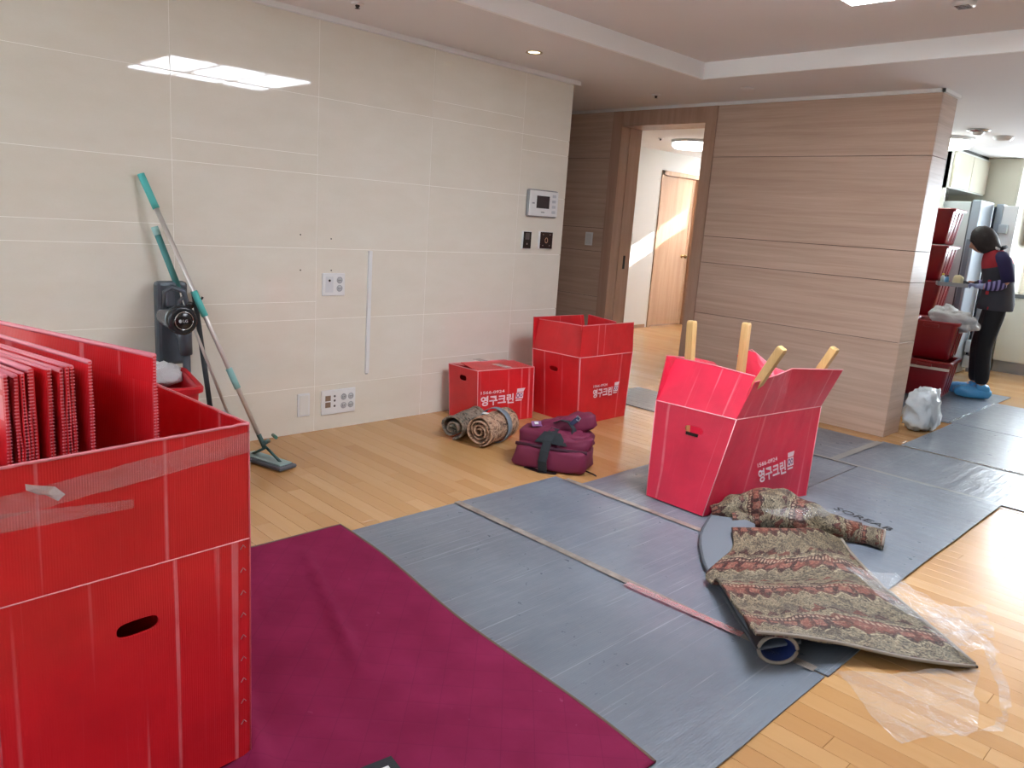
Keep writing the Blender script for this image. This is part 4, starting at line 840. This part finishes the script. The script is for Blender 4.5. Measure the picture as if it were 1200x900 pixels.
# folded-over left side showing the grey backing
rows = [[(2.202, 3.10, .03), (2.30, 3.13, .045), (2.42, 3.10, .05)], [(2.30, 2.85, .028), (2.40, 2.93, .04), (2.50, 2.96, .045)], [(2.43, 2.655, .025), (2.50, 2.74, .04), (2.60, 2.80, .045)],
        [(2.535, 2.54, .024), (2.62, 2.60, .04), (2.70, 2.66, .045)], [(2.665, 2.43, .024), (2.75, 2.46, .04), (2.82, 2.54, .045)], [(2.80, 2.30, .024), (2.87, 2.33, .045), (2.93, 2.42, .045)], [(2.94, 2.17, .03), (2.98, 2.2, .05), (3.02, 2.3, .045)]]
o, Bk = grid_surf('backing', rows, mat('rug_backing', '6E757E', .7, bump=.2, bscale=200), rg, 8, .008, .002, 6, (1, 1), O)
tube('binding', [p-Vector(O)+Vector((0, 0, -.004)) for p in Bk[0][::3]], .007, mat('dark_binding', '4C5158', .7), rg, 8)
rows = []
bm = bmesh.new(); A_ = Vector((3.018, 2.155, .058)); ax = Vector((-.70, .70, .0)).normalized(); R1, R2 = [], []
for k in range(9):
    q = k/8; c = A_+ax*(.02+.30*q); c = c-Vector((0, 0, .03*q)); s_ = 1-.55*q; R1.append(ring(c, ax, .051*s_, 26, .064*s_)); R2.append(ring(c, ax, .043*s_, 26, .056*s_))
for R in (R1, R2):
    for r in R:
        for i, p in enumerate(r): r[i] = p-Vector(O)
loft_bm(bm, R1, False); link('rolled_edge', fin(bm, 'rolled_edge', True), RUG, rg); bm = bmesh.new(); loft_bm(bm, R2, False); bm.faces.new([bm.verts.new(p) for p in R2[-1]]); link('blue_underside', fin(bm, 'blue_underside', True), mat('navy_backing', '1D2F66', .7), rg)
bm = bmesh.new(); tube_bm(bm, [a.lerp(b, .5) for a, b in zip(R1[0]+[R1[0][0]], R2[0]+[R2[0][0]])], .0062, 8, False); link('binding', fin(bm, 'binding', True), GB, rg)
def rug_blob(name, pts, rad, sq, m, seed, amp=.02, fs=14):
    bm = bmesh.new(); uvl = bm.loops.layers.uv.new('UVMap'); n = 28; R = []; pts = [Vector(p) for p in pts]; D = []
    for i in range(len(pts)-1):
        for k in range(6): D.append((pts[i].lerp(pts[i+1], k/6), rad[i]+(rad[i+1]-rad[i])*k/6))
    D.append((pts[-1], rad[-1]))
    for i, (p, r_) in enumerate(D):
        d = D[min(i+1, len(D)-1)][0]-D[max(i-1, 0)][0]; d.z *= .3; rr_ = ring(p, d, r_*sq, n, r_); o_ = []
        for q in rr_:
            e = (q-p); q2 = q+e.normalized()*amp*noise.noise(q*fs+Vector((seed, 0, 0))); q2.z = max(q2.z, .014); o_.append(q2-Vector(O))
        R.append(o_)
    vs = [[bm.verts.new(p) for p in r] for r in R]
    for i in range(len(vs)-1):
        for k in range(n):
            f = bm.faces.new((vs[i][k], vs[i][(k+1) % n], vs[i+1][(k+1) % n], vs[i+1][k]))
            for lp, (a, b) in zip(f.loops, ((i, k), (i, k+1), (i+1, k+1), (i+1, k))): lp[uvl].uv = (b/n*.5, a/len(vs)*.7)
    return link(name, fin(bm, name, True), m, rg), R
rug_blob('crumpled_fold', [(2.20, 3.09, .03), (2.28, 3.18, .06), (2.38, 3.25, .08), (2.50, 3.30, .075), (2.64, 3.35, .06), (2.76, 3.41, .04)], [.03, .08, .115, .11, .085, .055], .8, RUG, 3, .035, 13)
rug_blob('inner_fold', [(2.30, 3.10, .04), (2.42, 3.20, .055), (2.56, 3.27, .05)], [.03, .055, .045], .8, RUG, 7, .03, 18)
_, R = rug_blob('rolled_end', [(2.62, 3.34, .05), (2.74, 3.40, .048), (2.85, 3.44, .045)], [.055, .05, .048], .85, RUG, 9, .012, 13)
tube('binding', [Vector(p) for p in R[-1]]+[Vector(R[-1][0])], .005, GB, rg, 8)
bm = bmesh.new(); bm.faces.new([bm.verts.new(Vector(p).lerp(sum((Vector(q) for q in R[-1]), Vector())/len(R[-1]), .1)-Vector((.02, .0, 0))) for p in R[-1]]); link('roll_shade', fin(bm, 'roll_shade'), mat('rug_shadow_side', '2C2622', .9), rg)  # dark cap painted as the shade inside the open roll

# ------------------------------------------------------------------ clear plastic film
def film(label, pts, seed, amp=.03, fs=9, base=.004, n=22, z=0):
    """crumpled sheet through 4 corner points on the floor"""
    a, b, c, d = [Vector((*p[:2], p[2] if len(p) > 2 else 0)) for p in pts]; bm = bmesh.new(); V = []; o0 = Vector((a.x, a.y, 0))
    for i in range(n+1):
        V.append([])
        for j in range(n+1):
            p = a.lerp(b, i/n).lerp(d.lerp(c, i/n), j/n); e = noise.noise(p*fs+Vector((seed, 0, 0))); e2 = noise.noise(p*fs*2.7+Vector((0, seed, 0)))
            ed = 1+.25*noise.noise(Vector((i*.5, j*.5, seed))); p = p+Vector((.03*noise.noise(p*7+Vector((9, 0, seed))), .03*noise.noise(p*7+Vector((0, 9, seed))), 0))
            V[-1].append(bm.verts.new(p-o0+Vector((0, 0, base+z+amp*abs(e)*ed+amp*.4*abs(e2)))))
    for i in range(n):
        for j in range(n): bm.faces.new((V[i][j], V[i+1][j], V[i+1][j+1], V[i][j+1]))
    o = link('plastic_film', fin(bm, 'plastic_film', False), FILM, None, o0); tag(o, label, 'plastic film', 'scraps of clear plastic film'); return o
film('crumpled clear film on the planks right of the rug tip', [(3.17, 2.98), (3.33, 3.17), (3.42, 2.95), (3.33, 2.72)], 2, .05, 9, .004)
film('wide clear film sheet on the planks below the rug tip', [(3.15, 2.28), (3.44, 2.66), (3.53, 2.32), (3.40, 2.08)], 5, .022, 5, .004, 30)
film('clear film lying along the right edge of the rug', [(2.88, 2.93, .036), (3.02, 3.08, .02), (3.48, 2.78, .01), (3.38, 2.66, .02)], 8, .02, 9, .03)
film('clear film draped over the rear fold of the rug', [(2.44, 3.03, .10), (2.60, 3.26, .12), (2.70, 3.36, .11), (2.60, 3.14, .085)], 11, .03, 9, .03)
for lb, pts, wd in (('twisted strand of film curling at the far right of the planks', [(3.41, 2.88), (3.46, 2.74), (3.52, 2.62), (3.56, 2.48), (3.57, 2.36), (3.50, 2.24)], .03), ('strand of clear film across the grey sheet by the rolled rug', [(2.93, 2.2), (3.05, 2.22), (3.14, 2.27), (3.2, 2.26)], .02)):
    P_ = [Vector((*p, 0)) for p in pts]; bm = bmesh.new(); V = []
    for k in range(41):
        q = k/40*(len(P_)-1); i = min(int(q), len(P_)-2); p = P_[i].lerp(P_[i+1], q-i); d = (P_[i+1]-P_[i]).normalized(); s_ = Vector((-d.y, d.x, 0)); a = noise.noise(p*14)*3
        V.append([bm.verts.new(p+(s_*math.cos(a)+Vector((0, 0, abs(math.sin(a)))))*wd*e+Vector((0, 0, .014+.008*abs(noise.noise(p*40))))) for e in (-.5, 0, .5)])
    for a, b in zip(V, V[1:]):
        for i in range(2): bm.faces.new((a[i], a[i+1], b[i+1], b[i]))
    for v in bm.verts: v.co.z = max(v.co.z, .003)
    tag(link('film_strand', fin(bm, 'film_strand'), FILM), lb, 'plastic film')

# ------------------------------------------------------------------ kitchen: cabinets, fridge, crates, bags
KC = mat('cream_cabinet', 'CBC6B4', .22, coat=.3); STEEL = mat('steel_kick', '9A9DA0', .3, .8); FRW = mat('fridge_white', 'CFD8DA', .3); FRD = mat('fridge_door_grey', 'A6B3C0', .3)
t = thing('upper_cabinet', 'glossy cream cabinet above the fridge up to the ceiling', 'cabinet', (.92, 8.5, 0))
boxes('cabinet_body', [(0, .0, 1.90, .36, 1.16, 2.27), (0, 0, 0, .34, .02, 2.27)], mat('pale_gloss', 'DCDFD9', .15, coat=.4), t)
for k in range(2): box('cabinet_door', (.36, .02+k*.57, 1.91, .378, .575+k*.57, 2.25), KC, t, .002)
box('gap_shade', (.0, 0, 2.27, .35, 1.16, 2.30), mat('shadow_gap', '34332F', .8), t)  # dark strip painted as the shade in the gap under the ceiling
t = thing('wall_unit', 'tall cream kitchen unit behind the person', 'cabinet', (.92, 9.70, 0)); box('cabinet_body', (0, 0, 0, .66, .12, 2.295), KC, t); box('side_face', (.661, .0, 0, .68, .88, 2.295), mat('cream_side', 'C9C5B6', .3), t)
t = thing('base_cabinet', 'cream base cabinets with steel kick board behind the person', 'cabinet', (1.62, 9.90, 0))
box('cabinet_body', (0, .03, .13, 1.6, .65, .84), KC, t); box('kick_board', (0, .06, 0, 1.6, .08, .13), STEEL, t)
for k in range(4): box('cabinet_door', (.003+k*.40, .0, .135, .397+k*.40, .022, .835), KC, t, .002)
o = box('worktop', (1.61, 9.88, .84, 3.3, 10.58, .88), mat('dark_stone', '4A4744', .2)); tag(o, 'dark stone kitchen worktop on the base cabinets', 'worktop')
t = thing('upper_wood_cabinet', 'brown wooden wall cabinet at the right picture edge', 'cabinet', (1.66, 10.2, 1.38)); box('cabinet_body', (0, 0, 0, .17, .38, .80), m_woodpanel('brown_cabinet', '8C6C56', 'A5846D', True), t); box('cabinet_door', (.005, -.02, .01, .165, .0, .79), m_woodpanel('brown_cabinet_door', '9A7860', 'AF8D76', True), t, .004)
o = thing('kitchen_sink', 'small steel sink rim on the dark worktop', 'sink', (1.9, 9.98, .88)); boxes('rim', [(0, 0, 0, .5, .02, .008), (0, .38, 0, .5, .4, .008), (0, 0, 0, .02, .4, .008), (.48, 0, 0, .5, .4, .008)], STEEL, o); box('basin', (.02, .02, -.001, .48, .38, .002), mat('basin_dark', '3A3B3C', .3, .8), o)
t = thing('fridge', 'tall white two door fridge standing open by the person', 'fridge', (.98, 8.62, 0))
box('cabinet_body', (0, 0, .02, .50, .90, 1.78), FRW, t, .01); nd = box('door', (.505, -.005, .06, .585, .44, 1.80), FRD, t, .012)
box('door_handle', (.52, -.02, .72, .56, -.004, 1.42), mat('handle_recess', '7D8896', .3), nd, .005); box('gasket', (.495, .0, .06, .505, .43, 1.78), mat('gasket_grey', '5F656C', .6), nd)
fd = box('door', (.60, .46, .06, .665, .60, 1.79), FRD, t, .01); box('door_liner', (.662, .47, .08, .80, .52, 1.775), mat('liner_white', 'F2F6F8', .25), fd, .01)
for z in (.5, .85, 1.2, 1.5): box('door_bin', (.66, .42, z, .74, .47, z+.09), mat('clear_bin', 'C4D2DA', .12), fd, .008)
box('inner_seal', (.585, .44, .1, .60, .47, 1.76), mat('seal_dark', '1E2A3A', .4), t); box('vent_grille', (.02, -.004, 0, .5, .01, .055), STEEL, t)
for z in (.12, .28): box('door_bin', (.60, .30, z, .74, .44, z+.13), mat('clear_bin', 'C4D2DA', .12), t, .01)
names = ['bottom crate of the tall stack beside the fridge', 'second crate up in the tall stack beside the fridge', 'middle crate of the tall stack beside the fridge', 'fourth crate up in the tall stack beside the fridge', 'topmost red crate of the tall stack beside the fridge']
for k, nm in enumerate(names): tub('red_crate', 'red plastic '+nm, (1.335, 8.09, .012+k*.334), .05, .42, .44, .325, CRATE, 'red crates stacked in the kitchen', 'crate', taper=.80)
for k, nm in enumerate(['lower red crate of the short stack, with a whitish tape strip', 'upper red crate of the short stack, covered with a plastic bag']):
    c = tub('red_crate', nm, (1.69, 7.55, .012+k*.345), .12, .40, .52, .335, CRATE, 'red crates stacked in the kitchen', 'crate', taper=.80)
    if k == 0: box('tape_strip', (-.19, -.268, .262, .20, -.262, .285), mat('dirty_tape_light', 'C9BDB4', .5), c)
o = pillow('plastic_bag', (1.82, 7.55, .715), (.20, .17, .075), BAGF, None, .8, .06, 11, rz=.1, ry=.18, nu=40, nv=26, seed=6); tag(o, 'clear crumpled plastic bag on top of the short crate stack', 'bag')
t = thing('plastic_bag', 'stuffed white plastic bag on the floor against the wall end', 'bag', (2.145, 6.02, 0))
WB = mat('white_bag', 'CBD3D8', .3, bump=1., bscale=22); pillow('bag_body', (-.0, .02, .15), (.10, .17, .155), WB, t, .75, .045, 17, nu=44, nv=28, seed=2, flat=.002); pillow('bag_ear', (.085, .06, .06), (.012, .05, .075), WB, t, .8, .012, 14, seed=4, ry=.25, flat=.002); pillow('bag_knot', (-.0, .04, .295), (.05, .06, .022), WB, t, .8, .02, 20, seed=9)
o = pillow('black_cloth', (1.98, 6.75, .03), (.07, .10, .02), mat('black_cloth', '1C1C20', .9), None, .7, .01, 14, seed=2, flat=.012); tag(o, 'small black cloth lying in front of the crates', 'cloth')

# ------------------------------------------------------------------ the person
def skin(name, V, E, R, m, parent, sub=2, root=0):
    me = bpy.data.meshes.new(name); me.from_pydata([Vector(v) for v in V], E, []); o = link(name, me, m, parent)
    md = o.modifiers.new('skin', 'SKIN'); md.use_smooth_shade = True; md.branch_smoothing = .3
    if not me.skin_vertices: me.attributes
    lay = me.skin_vertices[0].data if me.skin_vertices else None
    if lay:
        for i, r in enumerate(R): lay[i].radius = r if isinstance(r, tuple) else (r, r); lay[i].use_root = (i == root)
    s_ = o.modifiers.new('sub', 'SUBSURF'); s_.levels = s_.render_levels = sub; return o
def chain(n, s=0): return [(s+i, s+i+1) for i in range(n-1)]
ps_ = thing('person', 'person in a grey and red vest and striped sleeves holding a tray at the fridge', 'person', (1.99, 7.93, .012), math.radians(201.7))
SKIN = mat('skin', 'B98670', .55); HAIR = mat('dark_hair', '241C1E', .6, bump=.8, bscale=60); TRO = mat('black_trousers', '17171C', .85); GLV = mat('blue_grey_glove', '8C95BE', .5); SHC = mat('blue_shoe_cover', '4FA0D8', .35, bump=.8, bscale=50); NAVY = mat('navy_knit', '261F4A', .85)
pel, wst, chs, nk, hd_ = (-.03, 0, .88), (-.02, 0, 1.02), (.02, 0, 1.19), (.08, 0, 1.31), (.125, 0, 1.36)
# continuous body under the clothes
V = [pel, wst, chs, nk, hd_, (-.01, .15, 1.26), (-.05, .20, 1.05), (.10, .155, .995), (.19, .10, 1.0), (-.01, -.15, 1.26), (-.02, -.19, 1.05), (.13, -.13, 1.0), (.21, -.06, 1.02),
     (-.03, .085, .84), (.01, .085, .46), (-.03, .085, .09), (.10, .085, .045), (-.03, -.085, .84), (.03, -.085, .46), (.0, -.085, .09), (.13, -.085, .045)]
E = [(0, 1), (1, 2), (2, 3), (3, 4), (2, 5), (5, 6), (6, 7), (7, 8), (2, 9), (9, 10), (10, 11), (11, 12), (0, 13), (13, 14), (14, 15), (15, 16), (0, 17), (17, 18), (18, 19), (19, 20)]
skin('body', V, E, [.10, .09, .085, .05, .05, .05, .04, .03, .014, .05, .04, .03, .014, .075, .052, .04, .035, .075, .052, .04, .035], SKIN, ps_)
# head: shaped loft, bent down towards the tray
def head():
    bm = bmesh.new(); n = 28; R = []
    for i in range(19):
        ph = -PI/2+PI*i/18; r = []
        for j in range(n):
            th = 2*PI*j/n; d = Vector((math.cos(ph)*math.cos(th), math.cos(ph)*math.sin(th), math.sin(ph))); p = Vector((d.x*.092, d.y*.073, d.z*.112))
            if d.z < 0: p.x += .018*(-d.z)*max(0, d.x) + .0; p.y *= 1-.22*(-d.z)
            f = max(0, d.x)**10*math.exp(-(d.y*7)**2)
            p.x += .028*f*math.exp(-((d.z+.12)*6)**2)                                     # nose
            p.x += .006*max(0, d.x)**6*math.exp(-((d.z+.45)*9)**2)*math.exp(-(d.y*4)**2)   # lips
            for s_ in (-1, 1): p.x -= .012*max(0, d.x)**2*math.exp(-((d.y-s_*.36)*7)**2)*math.exp(-((d.z-.03)*8)**2)
            for s_ in (-1, 1): p.y += s_*.014*math.exp(-((d.x+.05)*9)**2)*math.exp(-((d.z+.05)*6)**2)*(1 if d.y*s_ > .6 else 0)
            r.append(p)
        R.append(r)
    loft_bm(bm, R); return fin(bm, 'head', True)
HM = Matrix.Translation((.165, 0, 1.395)) @ Matrix.Rotation(.50, 4, 'Y')
o = link('head', head(), SKIN, ps_); o.matrix_local = HM; hdo = o
for s_ in (-1, 1): lathe('eye', [(.001, -.004), (.008, -.003), (.011, 0), (.008, .003), (.001, .004)], mat('eye_dark', '2A1E1C', .3), hdo, 12, (.080, s_*.030, .006), 'X')
box('mouth', (.086, -.018, -.056, .0925, .018, -.050), mat('lip', '8E4E48', .5), hdo, .002)
# hair cap: bobbed, covering top, back, sides and a fringe
bm = bmesh.new(); n = 36; R = []
for i in range(16):
    q = i/15; r = []
    for j in range(n):
        th = 2*PI*j/n; front = max(0, math.cos(th)); back = max(0, -math.cos(th)); low = -.11-.012*back if front < .55 else (.030 if front > .82 else -.07); z = .132-(.132-low)*q; rr = math.sqrt(max(.0, 1-((.132-z)/.155-1)**2)) if z > -.02 else 1-.08*(-z-.02)/.1
        rr = max(rr, .02); p = Vector((-.010+.108*rr*math.cos(th), .092*rr*math.sin(th), z)); p += Vector((math.cos(th), math.sin(th), 0))*.006*noise.noise(Vector((th*3, q*5, 0))); r.append(p)
    R.append(r)
loft_bm(bm, R, cap=True); o = link('hair', fin(bm, 'hair', True), HAIR, ps_); o.matrix_local = HM
# clothes
bm = bmesh.new(); R = []
for z, cx_, rx_, ry_ in ((.795, -.03, .135, .165), (.80, -.03, .142, .172), (.86, -.03, .14, .168), (.95, -.03, .128, .15), (1.03, -.02, .122, .142), (1.12, .0, .128, .155), (1.20, .015, .125, .172), (1.26, .03, .11, .165), (1.295, .045, .09, .12), (1.32, .06, .068, .075), (1.335, .07, .055, .058)):
    R.append([Vector((cx_+rx_*math.cos(a)*(1+.05*noise.noise(Vector((z*12, a, 1)))), ry_*math.sin(a)*(1+.04*noise.noise(Vector((z*14, a, 4)))), z)) for a in [2*PI*k/32 for k in range(32)]])
loft_bm(bm, R); link('vest', fin(bm, 'vest', True), VEST, ps_)
tube('collar', [(.02, .07, 1.335), (.09, .055, 1.335), (.115, 0, 1.33), (.09, -.055, 1.335), (.02, -.07, 1.335), (-.02, 0, 1.35), (.02, .07, 1.335)], .017, mat('collar_black', '16161A', .8), ps_, 10)
tube('scarf', [(.03, .075, 1.325), (.085, .06, 1.345), (.13, .0, 1.335), (.12, -.03, 1.31)], .013, mat('striped_scarf', 'D8D6D2', .8), ps_, 8)
box('vest_pocket_trim', (.06, .142, .93, .085, .150, 1.06), mat('vest_red', '9E2430', .8), ps_, .003); box('vest_badge', (.07, .128, 1.205, .082, .136, 1.225), WHITEP, ps_); box('hem_tag', (-.02, .134, .80, .05, .146, .825), mat('vest_red', '9E2430', .8), ps_, .003)
tube('sleeve', [(.03, .08, 1.265), (.015, .125, 1.26), (-.01, .165, 1.22), (-.035, .195, 1.14), (-.06, .21, 1.05)], [.045, .058, .058, .054, .05], NAVY, ps_, 16); tube('sleeve', [(.03, -.08, 1.265), (.015, -.125, 1.26), (-.01, -.165, 1.22), (-.02, -.185, 1.14), (-.03, -.19, 1.05)], [.045, .058, .058, .054, .05], NAVY, ps_, 16)
skin('striped_sleeve', [(-.06, .20, 1.045), (.02, .18, 1.01), (.11, .15, .998)], chain(3), [.057, .048, .040], STR, ps_); skin('striped_sleeve', [(-.03, -.19, 1.045), (.05, -.16, 1.01), (.14, -.12, 1.005)], chain(3), [.055, .046, .040], STR, ps_)
skin('trousers', [(-.03, 0, .90), (-.03, .085, .80), (.01, .088, .46), (-.03, .088, .11), (-.03, -.085, .80), (.03, -.085, .46), (.0, -.085, .11)], [(0, 1), (1, 2), (2, 3), (0, 4), (4, 5), (5, 6)], [(.07, .07), (.092, .092), (.072, .072), (.064, .064), (.092, .092), (.072, .072), (.064, .064)], TRO, ps_)
for x_, y_, s_ in ((.03, .088, 1), (.06, -.085, 1)): pillow('shoe_cover', (x_, y_, .045), (.15, .062, .055), SHC, ps_, .7, .012, 26, nu=32, nv=16, seed=int(x_*100), flat=.0); pillow('cover_cuff', (x_-.07, y_, .09), (.062, .058, .035), SHC, ps_, .7, .008, 30, seed=2)
def hand(side, w0, dirv, m):
    """glove: palm and five bent fingers closing on the tray edge"""
    w0 = Vector(w0); f = Vector(dirv).normalized(); upv = Vector((0, 0, 1)); s_ = f.cross(upv).normalized()
    V = [w0-f*.03, w0+f*.04, w0+f*.075]; E = [(0, 1), (1, 2)]; R = [(.034, .034), (.035, .022), (.034, .018)]
    h = skin('glove', V, E, R, m, ps_, 2)
    for k, (o_, ln) in enumerate(((-.027, .062), (-.009, .072), (.009, .068), (.026, .055))):
        b = w0+f*.07+s_*o_; skin('finger', [b-f*.015, b+f*ln*.45+upv*.004, b+f*ln*.8-upv*.012, b+f*ln*.85-upv*.03], chain(4), [.0095, .009, .0085, .007], m, h, 1)
    b = w0+f*.03+s_*(-.03*side); skin('finger', [b, b+f*.03-s_*.02*side+upv*.012, b+f*.06-s_*.018*side+upv*.014], chain(3), [.011, .010, .008], m, h, 1)
hand(1, (.12, .145, .998), (.75, -.5, .0), GLV); hand(-1, (.15, -.115, 1.005), (.8, .45, .0), mat('dark_glove', '2B2A33', .6))
# tray of bottles in the hands
O2 = (1.745, 7.80, .985)
t = thing('bottle_tray', 'flat grey tray held by the person', 'tray', O2, math.radians(201.7)); box('tray_base', (-.05, -.10, 0, .19, .10, .012), mat('tray_grey', '8E9298', .3), t, .004)
boxes('tray_rim', [(-.05, -.10, .01, .19, -.094, .035), (-.05, .094, .01, .19, .10, .035), (.184, -.10, .01, .19, .10, .035)], mat('tray_grey', '8E9298', .3), t)
def bottle(lb, x, y, h, r, bcol, ccol):
    a = math.radians(201.7); wx, wy = O2[0]+x*math.cos(a)-y*math.sin(a), O2[1]+x*math.sin(a)+y*math.cos(a)
    t = thing('bottle', lb, 'bottle', (wx, wy, O2[2]+.013), 0, 'small bottles on the held tray'); lathe('bottle_body', [(.002, 0), (r, 0), (r, h*.7), (r*.5, h*.8), (r*.5, h*.84), (.002, h*.84)], mat('bot'+bcol, bcol, .3), t, 14); lathe('cap', [(.002, h*.83), (r*.62, h*.83), (r*.62, h), (.002, h)], mat('cap'+ccol, ccol, .4), t, 12)
bottle('small bottle with yellow cap on the held tray', .15, .0, .095, .017, 'B9C7C4', 'D9C23A'); bottle('small blue bottle on the held tray', .115, .03, .085, .015, '5E9AC8', '2A2C32'); bottle('small pale blue bottle beside the yellow capped one', .13, -.045, .08, .015, '8FB8D4', '3A4048')
o = pillow('sponge', (0, 0, .045), (.038, .035, .045), mat('cream_sponge', 'E0D6AE', .9, bump=.6, bscale=120), None, .6, .006, 20, seed=1); o.location = (1.72, 7.80, .997); tag(o, 'cream coloured sponge on the held tray', 'sponge')
